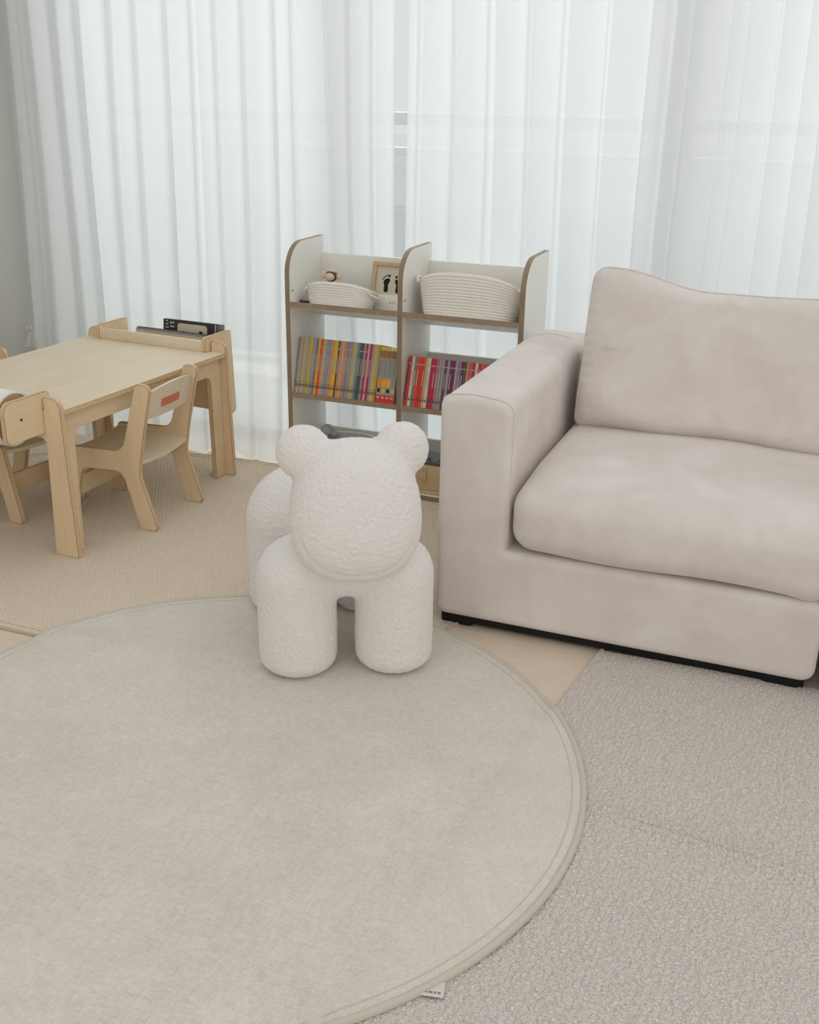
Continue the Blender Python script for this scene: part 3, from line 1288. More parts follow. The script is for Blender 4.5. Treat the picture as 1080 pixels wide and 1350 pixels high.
# wooden monkey looking out of the small basket
mk_ = thing('toy_monkey', 'small wooden toy monkey with round ears peeking over the small basket', 'toy', (0, 0, 0))
on_board(mk_, -1.640, 0.090, Z1 + 0.001)
mk_.location += Vector((0, ST, CT)) * 0.042
v, f_ = sphere_data((0, 0, 0.022), 0.022, (1, 0.9, 1.1), 16, 10)
mk('body', v, f_, 'toy_wood_dark', mk_, 60)
v, f_ = sphere_data((0, 0, 0.064), 0.021, (1.0, 0.95, 1.0), 20, 14)
hd = mk('head', v, f_, 'toy_wood_dark', mk_, 60)
v, f_ = sphere_data((0, -0.011, 0.060), 0.0165, (1.05, 0.8, 0.9), 18, 12)
mk('muzzle', v, f_, 'toy_wood', hd, 60)
v, f_ = sphere_data((0, 0.002, 0.079), 0.0185, (1.0, 0.9, 0.6), 18, 12)
mk('cap', v, f_, 'toy_wood', hd, 60)
for s in (-1, 1):
    v, f_ = sphere_data((s * 0.030, 0.0, 0.066), 0.0125, (1, 0.4, 1), 16, 10)
    e = mk('ear', v, f_, 'toy_wood', hd, 60)
    v, f_ = sphere_data((s * 0.008, -0.0175, 0.066), 0.0028, (1, 1, 1), 10, 6)
    mk('eye', v, f_, 'ink_black', hd, 60)
# dark wooden stick leaning behind the small basket
st = thing('drum_stick', 'dark wooden stick lying behind the small basket at the shelf side', 'stick', (0, 0, 0))
on_board(st, -1.728, 0.055, Z1 + 0.006)
tube('shaft', [(0, 0, 0.001), (0.004, 0.09, 0.010)], 0.004, 'dark_wood', st, 10)
v, f_ = sphere_data((0, 0, 0.002), 0.006, (1, 1, 1), 12, 8)
mk('tip', v, f_, 'dark_wood', st, 60)
# flat white box behind the big basket
fb_ = thing('storage_box', 'flat white box edge showing behind the large basket', 'box', (0, 0, 0))
on_board(fb_, -0.985, 0.198, Z1)
box('carton', -0.045, 0.055, -0.001, 0.02, 0.0005, 0.098, 'paper_white', fb_, 0.001)
box('lid', -0.047, 0.057, -0.003, 0.022, 0.098, 0.108, 'shelf_white', fb_, 0.001)

# framed footprints
fr = thing('framed_print', 'oak framed print of two black baby footprints on the top shelf', 'picture', (0, 0, 0))
on_board(fr, -1.437, 0.150, Z1 + 0.0005)
FW2, FH = 0.0765, 0.176
box('frame_rail', -FW2, -FW2 + 0.016, 0, 0.014, 0, FH, 'frame_oak', fr, 0.001)
box('frame_rail', FW2 - 0.016, FW2, 0, 0.014, 0, FH, 'frame_oak', fr, 0.001)
box('frame_rail', -FW2 + 0.016, FW2 - 0.016, 0, 0.014, FH - 0.013, FH, 'frame_oak', fr, 0.001)
box('frame_rail', -FW2 + 0.016, FW2 - 0.016, 0, 0.014, 0, 0.010, 'frame_oak', fr, 0.001)
pr_ = box('print_sheet', -FW2 + 0.014, FW2 - 0.014, 0.008, 0.011, 0.008, FH - 0.011, 'paper_cream', fr)


def footprint(cx, cz, s, mir):
    parts = []

    def blob(x, z, rx, rz, n=14):
        pts = [Vector((cx + mir * (x + rx * math.cos(2 * PI * k / n)) * s, cz + (z + rz * math.sin(2 * PI * k / n)) * s)) for k in range(n)]
        if mir < 0:
            pts = pts[::-1]
        V, F, M = plate_data(pts, 0.0006, 0)
        parts.append(([(u, 0.0078 - w * 0.5 + 0.0002, v_) for u, v_, w in V], [tuple(reversed(q)) for q in F]))
    sole = [(-0.30, -1.0, 0), (0.02, -1.06, 0), (0.20, -0.85, 0), (0.16, -0.5, 0), (0.14, -0.1, 0), (0.36, 0.3, 0), (0.30, 0.62, 0), (0.0, 0.60, 0), (-0.38, 0.42, 0), (-0.48, 0.15, 0), (-0.34, -0.3, 0), (-0.36, -0.7, 0)]
    sp = [(x, z, 0.16) for x, z, _ in sole]
    pts = [Vector((cx + mir * p.x * s, cz + p.y * s)) for p in round_poly(sp, 3)]
    if mir < 0:
        pts = pts[::-1]
    V, F, M = plate_data(pts, 0.0006, 0)
    parts.append(([(u, 0.0075 + 0.0002 + w * 0.3, v_) for u, v_, w in V], [tuple(reversed(q)) for q in F]))
    for tx_, tz_, tr in ((0.22, 0.88, 0.15), (-0.08, 0.90, 0.10), (-0.28, 0.78, 0.09), (-0.44, 0.64, 0.085), (-0.56, 0.47, 0.08)):
        blob(tx_, tz_, tr, tr * 1.15)
    return merge(parts)


v, f_ = footprint(-0.018, 0.104, 0.030, 1)
mk('footprint', v, f_, 'ink_black', pr_)
v, f_ = footprint(0.021, 0.102, 0.029, -1)
mk('footprint', v, f_, 'ink_black', pr_)
box('note_card', -FW2 + 0.016, FW2 - 0.018, 0.0070, 0.0082, 0.012, 0.066, 'shelf_white', pr_)
for i, (x0, z0, w_, h_) in enumerate(((0.000, 0.040, 0.006, 0.0015), (0.002, 0.034, 0.0015, 0.006), (0.010, 0.036, 0.005, 0.0015), (0.011, 0.041, 0.004, 0.0015), (0.019, 0.034, 0.0015, 0.009))):
    box('ink_stroke', x0, x0 + w_, 0.0066, 0.0071, z0, z0 + h_, 'ink_black', pr_)
for i in range(3):
    box('ruled_line', -FW2 + 0.018, 0.04, 0.0066, 0.0071, 0.018 + i * 0.008, 0.0186 + i * 0.008, 'book_grey', pr_)

# lower left bay: grey drum box with a plush ball on it
dr = thing('toy_drum', 'grey oval toy drum with white rim on the lowest shelf', 'toy', (-1.585, 3.425, Z0))
na = 48


def oval(prof, nm, mt):
    V, F = lathe_data(prof, na)
    V = [(p[0] * 1.0, p[1] * 0.78, p[2]) for p in V]
    return mk(nm, V, F, mt, dr, 40)


oval([(0.098, 0.0005), (0.104, 0.004), (0.112, 0.118), (0.100, 0.120)], 'shell', 'grey_tin')
oval([(0.112, 0.114), (0.1185, 0.115), (0.120, 0.121), (0.1185, 0.127), (0.107, 0.128), (0.105, 0.122)], 'rim', 'white_plastic')
oval([(0.106, 0.120), (0.104, 0.1235)], 'skin', 'grey_plush')
pb = thing('rattle_toy', 'grey plush ball toy with two white pegs lying on the drum', 'toy', (-1.668, 3.425, Z0 + 0.126))
v, f_ = sphere_data((0, 0, 0.024), 0.0235, (1.0, 1, 1), 20, 14)
mk('ball', v, f_, 'grey_plush', pb, 60)
v, f_ = sphere_data((0.030, 0, 0.014), 0.0135, (1, 1, 1), 16, 10)
mk('small_ball', v, f_, 'grey_tin', pb, 60)
tube('peg', [(-0.045, -0.028, 0.012), (-0.008, -0.026, 0.022)], 0.0045, 'white_plastic', pb, 10)
tube('peg', [(-0.03, -0.034, 0.008), (0.016, -0.030, 0.010)], 0.0045, 'white_plastic', pb, 10)

# lower right bay: tan toy register / case with charcoal tray
tc_ = thing('toy_case', 'tan plastic toy case with charcoal tray on the lowest shelf behind the bear', 'toy', (-1.245, 3.322, Z0))
v, f_, m_ = plate_data(round_poly([(-0.07, 0.004, 0.006), (0.11, 0.004, 0.006), (0.112, 0.104, 0.012), (-0.072, 0.104, 0.012)], 5), 0.13, 0.004, 2)
mk('case_body', [(u, w, v_) for u, v_, w in v], [tuple(reversed(q)) for q in f_], 'tan_plastic', tc_, 40)
box('latch_plate', -0.028, 0.002, -0.003, 0.002, 0.080, 0.095, 'tan_plastic', tc_, 0.0015)
tube('handle_groove', [(0.012, -0.001, 0.098), (0.010, -0.002, 0.045), (0.004, -0.002, 0.036), (-0.004, -0.002, 0.042), (-0.005, -0.002, 0.055), (-0.07, -0.001, 0.056)], 0.0022, 'tan_plastic', tc_, 8)
box('foot_rail', -0.07, 0.11, -0.004, 0.0, 0.0005, 0.012, 'tan_plastic', tc_, 0.0015)
v, f_, m_ = plate_data(round_poly([(-0.06, 0.0, 0.004), (0.10, 0.0, 0.004), (0.10, 0.014, 0.006), (-0.06, 0.014, 0.006)], 4), 0.11, 0.002)
mk('tray', [(u, 0.010 + w, v_ + 0.104) for u, v_, w in v], [tuple(reversed(q)) for q in f_], 'charcoal_plastic', tc_, 40)
for x_ in (-0.01, 0.012, 0.05):
    lathe('button', [(0.005, 0), (0.005, 0.004), (0.003, 0.006)], 'charcoal_plastic', tc_, 12, (x_, 0.03, 0.118))

# ------------------------------------------------------------------ play table
RUGZ = 0.0058
tab = thing('play_table', 'birch plywood children\'s play table with paper roll and book trough', 'table', (-2.033, 2.425, RUGZ), R(-3.3))
TWd, TL, TZ = 0.62, 0.83, 0.47 - RUGZ
WD = ['birch_upright', 'ply_edge', 'ply_edge_dark']
v, f_, m_ = plate_data(round_poly([(-TWd + 0.002, 0.0, 0.004), (0.0, 0.0, 0.004), (0.0, TL, 0.004), (-TWd + 0.002, TL, 0.004)], 3), 0.015, 0.001)
mk('table_top', [(a, b, TZ - 0.015 + c) for a, b, c in v], f_, ['birch_top', 'ply_edge', 'ply_edge_dark'], tab, None, m_)


def end_frame(y, zap):
    def half(s):
        # from the inner top of the apron outward and down the leg, for the right (s=1) side
        return [(-0.060, TZ, 0.0), (-0.060, TZ + 0.036, 0.006), (0.0005, TZ + 0.036, 0.034), (0.0005, TZ - 0.03, 0.0), (0.013, 0.0, 0.004), (-0.075, 0.0, 0.004), (-0.063, zap, 0.022)]
    right = half(1)
    cx = -TWd / 2
    left = [(2 * cx - x, z, r) for x, z, r in right][::-1]
    pts = right + left          # clockwise when seen with x right, z up
    pts = pts[::-1]
    o = plate('end_frame', round_poly(pts, 7), 0.018, WD, tab, 'y', y, 0.0012)
    return o


end_frame(-0.018, 0.375)
end_frame(TL, 0.245)
# the tops of the end frames run above the table only at the posts, so fill stays open
for xs in (-0.044, -TWd + 0.026):
    pts = [(0.0, 0, 0.003), (0.055, 0, 0.003), (0.062, 0.388, 0.03), (TL - 0.062, 0.388, 0.03), (TL - 0.055, 0, 0.003), (TL, 0, 0.003), (TL, TZ - 0.0155, 0), (0.0, TZ - 0.0155, 0)]
    plate('side_frame', round_poly(pts, 7), 0.018, ['birch_long', 'ply_edge', 'ply_edge_dark'], tab, 'x', xs, 0.0012)
for xs in (-0.080, -TWd + 0.064):
    pts = [(-0.168, 0.392, 0.022), (-0.0185, 0.392, 0.0), (-0.0185, TZ + 0.0005, 0), (0.018, TZ + 0.0005, 0.004), (0.018, TZ + 0.050, 0.018), (-0.168, TZ + 0.050, 0.030)]
    o = plate('roll_bracket', round_poly(pts, 7), 0.016, ['birch_long', 'ply_edge', 'ply_edge_dark'], tab, 'x', xs, 0.0012)
    if xs > -0.3:
        q = lathe('axle_hole', [(0.0042, 0), (0.0042, 0.0008)], 'ink_black', o, 14)
        q.rotation_euler = (0, R(90), 0)
        q.location = (xs + 0.0160, -0.105, 0.455)
    pts = [(TL - 0.030, TZ + 0.0005, 0.003), (TL - 0.0005, TZ + 0.0005, 0.0), (TL + 0.0185, 0.26, 0), (TL + 0.0185, 0.20, 0.004), (TL + 0.150, 0.20, 0.02), (TL + 0.135, TZ + 0.052, 0.008), (TL - 0.030, TZ + 0.052, 0.014)]
    plate('trough_cheek', round_poly(pts, 7), 0.016, ['birch_upright', 'ply_edge', 'ply_edge_dark'], tab, 'x', xs, 0.0012)
xr0, xr1 = -TWd + 0.080, -0.080
box('trough_rail', xr0 - 0.006, xr1 + 0.002, TL - 0.026, TL - 0.014, TZ + 0.0005, TZ + 0.040, 'birch_top', tab, 0.001)
box('trough_floor', xr0, xr1, TL + 0.019, TL + 0.140, 0.245, 0.257, 'birch_top', tab, 0.001)
box('trough_back', xr0, xr1, TL + 0.127, TL + 0.139, 0.257, 0.43, 'birch_top', tab, 0.001)

# paper roll on its axle
tm = tab.matrix_basis


def on_table(p):
    c_, s_ = math.cos(R(-3.3)), math.sin(R(-3.3))
    return (-2.033 + c_ * p[0] - s_ * p[1], 2.425 + s_ * p[0] + c_ * p[1], RUGZ + p[2])


roll_ = thing('paper_roll', 'roll of white drawing paper mounted at the near end of the table', 'paper roll', on_table((-0.31, -0.105, 0.455)), R(-3.3))
rl = 0.222
V, F = lathe_data([(0.045, -rl), (0.078, -rl), (0.0795, -rl + 0.001), (0.0795, rl - 0.001), (0.079, rl), (0.073, rl), (0.073, rl - 0.004), (0.045, rl - 0.004)], 48)
V = [(z, y, x_) for x_, y, z in V]
mk('paper', V, [tuple(reversed(q)) for q in F], 'paper_white', roll_, 40)
V, F = lathe_data([(0.008, -rl - 0.0005), (0.072, -rl - 0.0005), (0.072, rl - 0.002), (0.008, rl - 0.002)], 32)
V = [(z, y, x_) for x_, y, z in V]
mk('core', V, [tuple(reversed(q)) for q in F], 'cardboard', roll_, 40)
V, F = lathe_data([(0.0035, -rl - 0.014), (0.0035, rl + 0.014)], 12)
V = [(z, y, x_) for x_, y, z in V]
mk('axle', V, [tuple(reversed(q)) for q in F], 'dark_wood', roll_, 40)
# sheet hanging from the roll
V, F = [], []
for k in range(13):
    a = R(-90) + R(0)
    t_ = k / 12
    if t_ < 0.5:
        an = R(180) + R(0) + (t_ * 2) * 0
        an = R(175 + 20 * t_ * 2)
        yy, zz = 0.0805 * math.cos(an), 0.0805 * math.sin(an)
    else:
        yy, zz = -0.0785 + 0.004 * (t_ - 0.5), -0.018 - (t_ - 0.5) * 0.11
    for x_ in (-rl, rl):
        V.append((x_, yy, zz))
for k in range(12):
    F.append((k * 2, k * 2 + 1, k * 2 + 3, k * 2 + 2))
o = mk('loose_sheet', V, F, 'paper_white', roll_, 60)
md = o.modifiers.new('thickness', 'SOLIDIFY')
md.thickness = 0.0004

# books in the trough
b1 = thing('activity_book', 'dark-covered book with a beige label standing in the table trough', 'book', on_table((-0.215, TL + 0.066, 0.2575)), R(-3.3))
b1.rotation_euler = (R(-7), 0, R(-3.3))
HB = 0.282
cov = merge([box_data(-0.125, 0.105, 0, 0.0015, 0, HB), box_data(-0.125, 0.105, 0.0135, 0.015, 0, HB), box_data(-0.125, -0.1235, 0.0015, 0.0135, 0, HB)])
mk('cover', cov[0], cov[1], 'book_dark', b1)
box('pages', -0.1235, 0.103, 0.0015, 0.0135, 0.002, HB - 0.003, 'paper_cream', b1)
v, f_, m_ = plate_data(round_poly([(-0.060, 0.14, 0.010), (0.072, 0.14, 0.010), (0.072, HB - 0.010, 0.012), (-0.060, HB - 0.010, 0.012)], 5), 0.0006, 0)
lb = mk('label_panel', [(u, -0.0006 + w, v_) for u, v_, w in v], [tuple(reversed(q)) for q in f_], 'book_panel', b1)
box('printed_square', 0.036, 0.052, -0.001, -0.0006, HB - 0.055, HB - 0.032, 'ink_black', lb)
for i, (x0, w_) in enumerate(((-0.045, 0.006), (-0.036, 0.008), (-0.025, 0.005))):
    box('print_mark', x0, x0 + w_, -0.001, -0.0006, HB - 0.056 + 0.002 * i, HB - 0.038, 'charcoal_plastic', lb)
for i, (x0, z0, w_, h_) in enumerate(((-0.115, 0.052, 0.014, 0.004), (-0.113, 0.040, 0.010, 0.004), (-0.094, 0.048, 0.018, 0.005), (-0.094, 0.036, 0.006, 0.008), (-0.084, 0.034, 0.008, 0.006), (-0.112, 0.028, 0.008, 0.004))):
    box('cover_lettering', x0, x0 + w_, -0.0006, 0, HB - z0 + 0.02, HB - z0 + 0.02 + h_, 'paper_cream', b1)
b2 = thing('activity_book', 'grey-edged book standing behind the dark book at the trough end', 'book', on_table((-0.19, TL + 0.085, 0.2575)), R(-3.3))
b2.rotation_euler = (R(-7), 0, R(-3.3))
cov = merge([box_data(-0.10, 0.104, 0, 0.0015, 0, 0.279), box_data(-0.10, 0.104, 0.0085, 0.010, 0, 0.279), box_data(0.1025, 0.104, 0.0015, 0.0085, 0, 0.279)])
mk('cover', cov[0], cov[1], 'book_grey', b2)
box('pages', -0.098, 0.1025, 0.0015, 0.0085, 0.002, 0.276, 'paper_white', b2)
b3 = thing('spiral_sketchbook', 'spiral-bound sketchbook standing at the front of the table trough', 'book', on_table((-0.27, TL + 0.040, 0.2575)), R(-3.3))
b3.rotation_euler = (R(-3), 0, R(-3.3))
box('cover', -0.165, 0.165, 0.0, 0.002, 0, 0.244, 'book_panel', b3)
box('pages', -0.164, 0.164, 0.002, 0.011, 0.001, 0.243, 'paper_white', b3)
box('back_board', -0.165, 0.165, 0.011, 0.013, 0, 0.249, 'book_grey', b3)
parts = []
for k in range(54):
    x_ = -0.158 + k * 0.316 / 53
    pth = [(x_, 0.0055 + 0.0085 * math.cos(a), 0.244 + 0.0065 * math.sin(a)) for a in np.linspace(0, 2 * PI, 9)[:-1]]
    parts.append(tube_data(pth, 0.0009, 4, True))
v, f_ = merge(parts)
mk('wire_binding', v, f_, 'charcoal_plastic', b3)


# ------------------------------------------------------------------ chairs
def build_chair(label, loc, rotz):
    t = thing('child_chair', label, 'chair', loc, rotz, 'plywood chairs at the play table')
    pts = [(0.100, 0.0, 0.004), (0.166, 0.0, 0.014), (0.108, 0.185, 0.10), (0.128, 0.29, 0.15), (0.174, 0.486, 0.022), (0.120, 0.490, 0.020),
           (0.052, 0.262, 0.045), (-0.158, 0.256, 0.008), (-0.215, 0.0, 0.012), (-0.155, 0.0, 0.004), (-0.108, 0.186, 0.030), (0.045, 0.194, 0.04)]
    o2 = round_poly(pts, 6)
    for y in (-0.149, 0.133):
        plate('side_panel', [Vector((p.x, p.y)) for p in o2], 0.016, WD, t, 'y', y, 0.0012)
    # dished seat board
    V, F = [], []
    nxs, nys = 12, 10
    for lay in (0, 1):
        for i in range(nxs + 1):
            for j in range(nys + 1):
                x_ = -0.160 + 0.275 * i / nxs
                y_ = -0.133 + 0.266 * j / nys
                q = 2 * j / nys - 1
                z_ = 0.232 - 0.010 * (1 - q * q) - 0.010 * i / nxs + (0.0 if lay else 0.012)
                V.append((x_, y_, z_))
    nn = (nxs + 1) * (nys + 1)
    a = lambda l, i, j: l * nn + i * (nys + 1) + j
    fm = []
    for i in range(nxs):
        for j in range(nys):
            F.append((a(0, i, j), a(0, i + 1, j), a(0, i + 1, j + 1), a(0, i, j + 1)))
            F.append((a(1, i, j), a(1, i, j + 1), a(1, i + 1, j + 1), a(1, i + 1, j)))
            fm += [0, 0]
    for i in range(nxs):
        F.append((a(0, i, 0), a(1, i, 0), a(1, i + 1, 0), a(0, i + 1, 0)))
        F.append((a(0, i, nys), a(0, i + 1, nys), a(1, i + 1, nys), a(1, i, nys)))
        fm += [0, 0]
    for j in range(nys):
        F.append((a(0, 0, j), a(0, 0, j + 1), a(1, 0, j + 1), a(1, 0, j)))
        F.append((a(0, nxs, j), a(1, nxs, j), a(1, nxs, j + 1), a(0, nxs, j + 1)))
        fm += [0, 0]
    mk('seat', V, F, ['birch_top', 'ply_edge'], t, 40, fm)
    # curved backrest with arched top edge
    V, F = [], []
    n_ = 18
    lean_ = math.tan(R(13))
    for k in range(n_ + 1):
        q = -1 + 2 * k / n_
        y_ = q * 0.133
        bowx = 0.016 * (1 - q * q)
        zb = 0.368 + 0.0 * (1 - q * q)
        zt_ = 0.455 + 0.018 * (1 - q * q)
        for z_ in (zb, zt_):
            for dx in (0.0, 0.011):
                V.append((0.121 + (z_ - 0.37) * lean_ + bowx + dx, y_, z_))
    for k in range(n_):
        b = k * 4
        c = b + 4
        F += [(b, b + 2, c + 2, c), (b + 1, c + 1, c + 3, b + 3), (b + 2, b + 3, c + 3, c + 2), (b, c, c + 1, b + 1)]
    F += [(0, 1, 3, 2), (n_ * 4, n_ * 4 + 2, n_ * 4 + 3, n_ * 4 + 1)]
    br = mk('backrest', V, F, 'birch_top', t, 40)
    # leather tag on the outside of the backrest
    V, F = [], []
    for k in range(9):
        y_ = -0.062 + 0.100 * k / 8
        q = y_ / 0.133
        for z_ in (0.398, 0.425):
            for dx in (0.0112, 0.0135):
                V.append((0.121 + (z_ - 0.37) * lean_ + 0.016 * (1 - q * q) + dx, y_, z_))
    for k in range(8):
        b = k * 4
        c = b + 4
        F += [(b, b + 2, c + 2, c), (b + 1, c + 1, c + 3, b + 3), (b + 2, b + 3, c + 3, c + 2), (b, c, c + 1, b + 1)]
    F += [(0, 1, 3, 2), (32, 34, 35, 33)]
    tg_ = mk('leather_tag', V, F, 'leather_tag', t, 40)
    tg_['label'] = 'small terracotta leather tag'
    box('stretcher', -0.142, -0.128, -0.133, 0.133, 0.085, 0.150, 'birch_long', t, 0.001)
    return t


def copy_tree(o, parent=None):
    c = o.copy()
    link(c)
    c.parent = parent
    for ch in list(o.children):
        copy_tree(ch, c)
    return c


ch1 = build_chair('birch plywood child chair with terracotta tag on the sofa side of table', (-2.090, 2.828, RUGZ), R(1.5))
ch2 = copy_tree(ch1)
ch2.location = (-2.552, 2.735, RUGZ)
ch2.rotation_euler = (0, 0, R(172))
ch2['label'] = 'birch plywood child chair on the wall side of the table, mostly hidden'

# the other half of the sofa, mostly past the right edge of the picture
sofa2 = copy_tree(sofa)
sofa2.scale = (-1, 1, 1)
sofa2.location = (0.116 + (SX1 - SX0), SY0, 0)
sofa2['label'] = 'matching off-white sofa half with its arm on the far right side'
for q_ in (sofa, sofa2):
    q_['group'] = 'two halves of the sofa'

# ------------------------------------------------------------------ bear stool (distance field, polygonised here)
def surface_net(fn, lo, hi, h):
    lo = np.array(lo, float)
    n = np.ceil((np.array(hi) - lo) / h).astype(int) + 1
    ax = [lo[i] + h * np.arange(n[i]) for i in range(3)]
    X, Y, Z = np.meshgrid(*ax, indexing='ij')
    S = fn(X, Y, Z).astype(np.float32)
    ins = S < 0
    a = ins[:-1, :-1, :-1].astype(np.int8)
    cnt = np.zeros_like(a)
    for dx in (0, 1):
        for dy in (0, 1):
            for dz in (0, 1):
                cnt += ins[dx:n[0] - 1 + dx, dy:n[1] - 1 + dy, dz:n[2] - 1 + dz]
    act = (cnt > 0) & (cnt < 8)
    ids = -np.ones(act.shape, int)
    I = np.argwhere(act)
    ids[act] = np.arange(len(I))
    acc = np.zeros((len(I), 3))
    num = np.zeros(len(I))
    corners = [(x, y, z) for x in (0, 1) for y in (0, 1) for z in (0, 1)]
    for c in corners:
        for axx in range(3):
            if c[axx]:
                continue
            d = list(c)
            d[axx] = 1
            s0 = S[I[:, 0] + c[0], I[:, 1] + c[1], I[:, 2] + c[2]]
            s1 = S[I[:, 0] + d[0], I[:, 1] + d[1], I[:, 2] + d[2]]
            cr = (s0 < 0) != (s1 < 0)
            t = np.where(cr, s0 / np.where(cr, s0 - s1, 1), 0)
            for q in range(3):
                acc[:, q] += np.where(cr, c[q] + (t if q == axx else 0), 0)
            num += cr
    P = lo + h * (I + acc / num[:, None])
    faces = []
    for axx in range(3):
        b, c = (axx + 1) % 3, (axx + 2) % 3
        sl0 = [slice(None)] * 3
        sl1 = [slice(None)] * 3
        sl0[axx] = slice(0, -1)
        sl1[axx] = slice(1, None)
        e = ins[tuple(sl0)] != ins[tuple(sl1)]
        E_ = np.argwhere(e)
        E_ = E_[(E_[:, b] > 0) & (E_[:, c] > 0) & (E_[:, b] < n[b] - 1) & (E_[:, c] < n[c] - 1)]

        def cell(db, dc):
            q = E_.copy()
            q[:, b] += db
            q[:, c] += dc
            return ids[q[:, 0], q[:, 1], q[:, 2]]
        Q = np.stack([cell(-1, -1), cell(0, -1), cell(0, 0), cell(-1, 0)], 1)
        s = ins[E_[:, 0], E_[:, 1], E_[:, 2]]
        Q[~s] = Q[~s][:, ::-1]
        faces.append(Q)
    return P, np.concatenate(faces)


def smin(a, b, k):
    h = np.clip(0.5 + 0.5 * (b - a) / k, 0, 1)
    return b + (a - b) * h - k * h * (1 - h)


def sd_leg(X, Y, Z, cx, cy, r, z1, rb=0.040):
    """round post with a softly rounded foot and a domed top"""
    d = np.hypot(X - cx, Y - cy)
    low = np.hypot(np.maximum(d - (r - rb), 0), np.maximum(rb - Z, 0)) - rb
    low = np.where(Z < rb, low, d - r)
    top = np.sqrt((X - cx) ** 2 + (Y - cy) ** 2 + np.maximum(Z - z1, 0) ** 2) - r
    return np.maximum(np.where(Z < z1, low, top), -Z)


def sd_ell(X, Y, Z, c, r, p=2.0):
    q = (np.abs((X - c[0]) / r[0]) ** p + np.abs((Y - c[1]) / r[1]) ** p + np.abs((Z - c[2]) / r[2]) ** p) ** (1 / p)
    return (q - 1) * min(r)


def body_sdf(X, Y, Z):
    f1 = smin(sd_leg(X, Y, Z, -0.117, 0.0, 0.097, 0.245), sd_leg(X, Y, Z, 0.122, 0.0, 0.097, 0.245), 0.03)
    f1 = smin(f1, sd_ell(X, Y, Z, (0, 0.02, 0.268), (0.165, 0.09, 0.075), 2.4), 0.025)
    rr_ = smin(sd_leg(X, Y, Z, -0.134, 0.345, 0.113, 0.255), sd_leg(X, Y, Z, 0.092, 0.345, 0.113, 0.255), 0.03)
    rr_ = smin(rr_, sd_ell(X, Y, Z, (-0.021, 0.345, 0.31), (0.185, 0.116, 0.105), 2.4), 0.04)
    tor = sd_ell(X, Y, Z, (0, 0.18, 0.285), (0.125, 0.24, 0.085), 2.4)
    s = smin(smin(f1, tor, 0.035), smin(rr_, tor, 0.035), 0.01)
    s = smin(s, sd_ell(X, Y, Z, (0.015, 0.02, 0.345), (0.07, 0.07, 0.08)), 0.02)
    return s


HC = (0.024, -0.045, 0.432)


def head_sdf(X, Y, Z):
    # tilt the face upward a little
    a = R(14)
    y = Y - HC[1]
    z = Z - HC[2]
    y2 = y * math.cos(a) - z * math.sin(a)
    z2 = y * math.sin(a) + z * math.cos(a)
    x = X - HC[0]
    wid = 0.154 * (1 - 0.06 * np.clip(z2 / 0.16, -1, 1))
    q = (np.abs(x / wid) ** 2.35 + np.abs(y2 / 0.122) ** 2.6 + np.abs(z2 / 0.168) ** 2.35) ** (1 / 2.4)
    s = (q - 1) * 0.125
    # seam where the face panel meets the jaw band
    s = s + 0.0045 * np.exp(-((y2 + 0.070) / 0.007) ** 2) * np.clip((-0.02 - z2) / 0.06, 0, 1)
    for ex, ez in ((-0.094, 0.563), (0.136, 0.566)):
        e = sd_ell(X, Y, Z, (ex, -0.005, ez), (0.063, 0.048, 0.064), 2.1)
        s = smin(s, e, 0.014)
    return s


def boucle_mesh(P):
    out = np.empty_like(P)
    return out


ANG = R(28.0)
bear = thing('bear_stool', 'white boucle bear-shaped stool standing at the rear edge of cream rug', 'stool', (-1.006, 2.150, 0.0085), ANG)


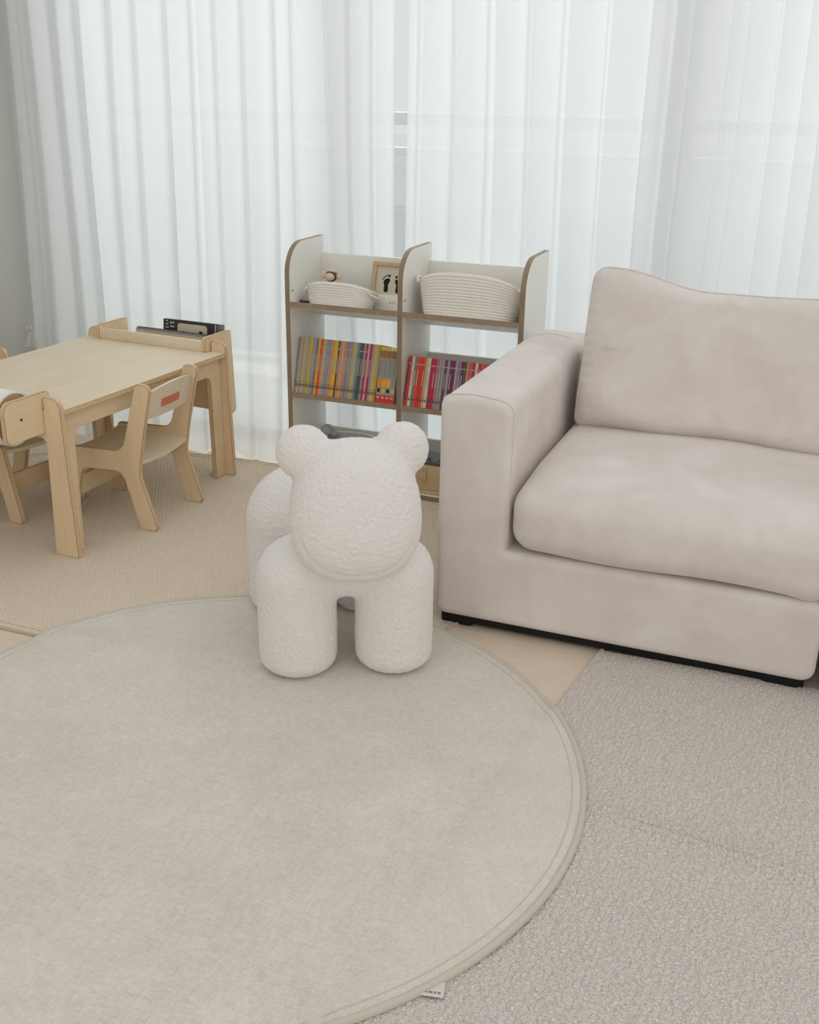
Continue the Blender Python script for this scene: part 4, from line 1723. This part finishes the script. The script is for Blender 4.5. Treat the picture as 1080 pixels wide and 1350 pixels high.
def split_build(fn, lo, hi, h, parts):
    P, Q = surface_net(fn, lo, hi, h)
    # vertex normals
    tri = P[Q]
    nf = np.cross(tri[:, 2] - tri[:, 0], tri[:, 3] - tri[:, 1])
    nv = np.zeros_like(P)
    for k in range(4):
        np.add.at(nv, Q[:, k], nf)
    nv /= np.linalg.norm(nv, axis=1)[:, None] + 1e-12
    disp = np.array([0.0017 * mnoise.noise(Vector((p[0] * 130, p[1] * 130, p[2] * 130))) + 0.0013 * mnoise.noise(Vector((p[0] * 210 + 5, p[1] * 210, p[2] * 210)))
                     for p in P])
    disp = np.where(P[:, 2] < 0.004, 0, disp)
    P = P + nv * disp[:, None]
    cen = P[Q].mean(1)
    lab = parts(cen)
    for nm, idx, par in lab:
        q = Q[idx]
        used = np.unique(q)
        remap = -np.ones(len(P), int)
        remap[used] = np.arange(len(used))
        me = bpy.data.meshes.new(nm)
        me.from_pydata(P[used].tolist(), [], remap[q].tolist())
        me.materials.append(MATS['boucle'])
        me.polygons.foreach_set('use_smooth', [True] * len(me.polygons))
        me.update()
        # keep the seam between pieces of one cover invisible: shared normals
        me.normals_split_custom_set_from_vertices(nv_final(P, Q)[used].tolist())
        o = bpy.data.objects.new(nm, me)
        link(o, par if par is not None else bear)
        yield o


_nv_cache = {}


def nv_final(P, Q):
    key = id(P)
    if key not in _nv_cache:
        tri = P[Q]
        nf = np.cross(tri[:, 2] - tri[:, 0], tri[:, 3] - tri[:, 1])
        nv = np.zeros_like(P)
        for k in range(4):
            np.add.at(nv, Q[:, k], nf)
        nv /= np.linalg.norm(nv, axis=1)[:, None] + 1e-12
        _nv_cache[key] = nv
    return _nv_cache[key]


def body_parts(c):
    legs = c[:, 2] < 0.205
    res = []
    front = c[:, 1] < 0.17
    for fr_ in (True, False):
        for left in (True, False):
            m_ = legs & (front == fr_) & ((c[:, 0] < (0.0025 if fr_ else -0.021)) == left)
            res.append(('leg', m_, None))
    res.insert(0, ('body', ~legs, None))
    return res


def head_parts(c):
    def ear(ex, ez):
        return ((c[:, 0] - ex) ** 2 + (c[:, 2] - ez) ** 2 < 0.068 ** 2) & (c[:, 2] > 0.535 - 0.35 * np.abs(c[:, 0] - HC[0]) * 0)
    e1 = ear(-0.096, 0.572) & (c[:, 2] + 0.55 * (-(c[:, 0] - HC[0])) > 0.583)
    e2 = ear(0.138, 0.575) & (c[:, 2] + 0.55 * (c[:, 0] - HC[0]) > 0.583)
    return [('head', ~(e1 | e2), None), ('ear', e1, None), ('ear', e2, None)]


list(split_build(body_sdf, (-0.27, -0.13, -0.012), (0.27, 0.49, 0.47), 0.0031, body_parts))
list(split_build(head_sdf, (-0.20, -0.21, 0.22), (0.24, 0.13, 0.66), 0.0028, head_parts))
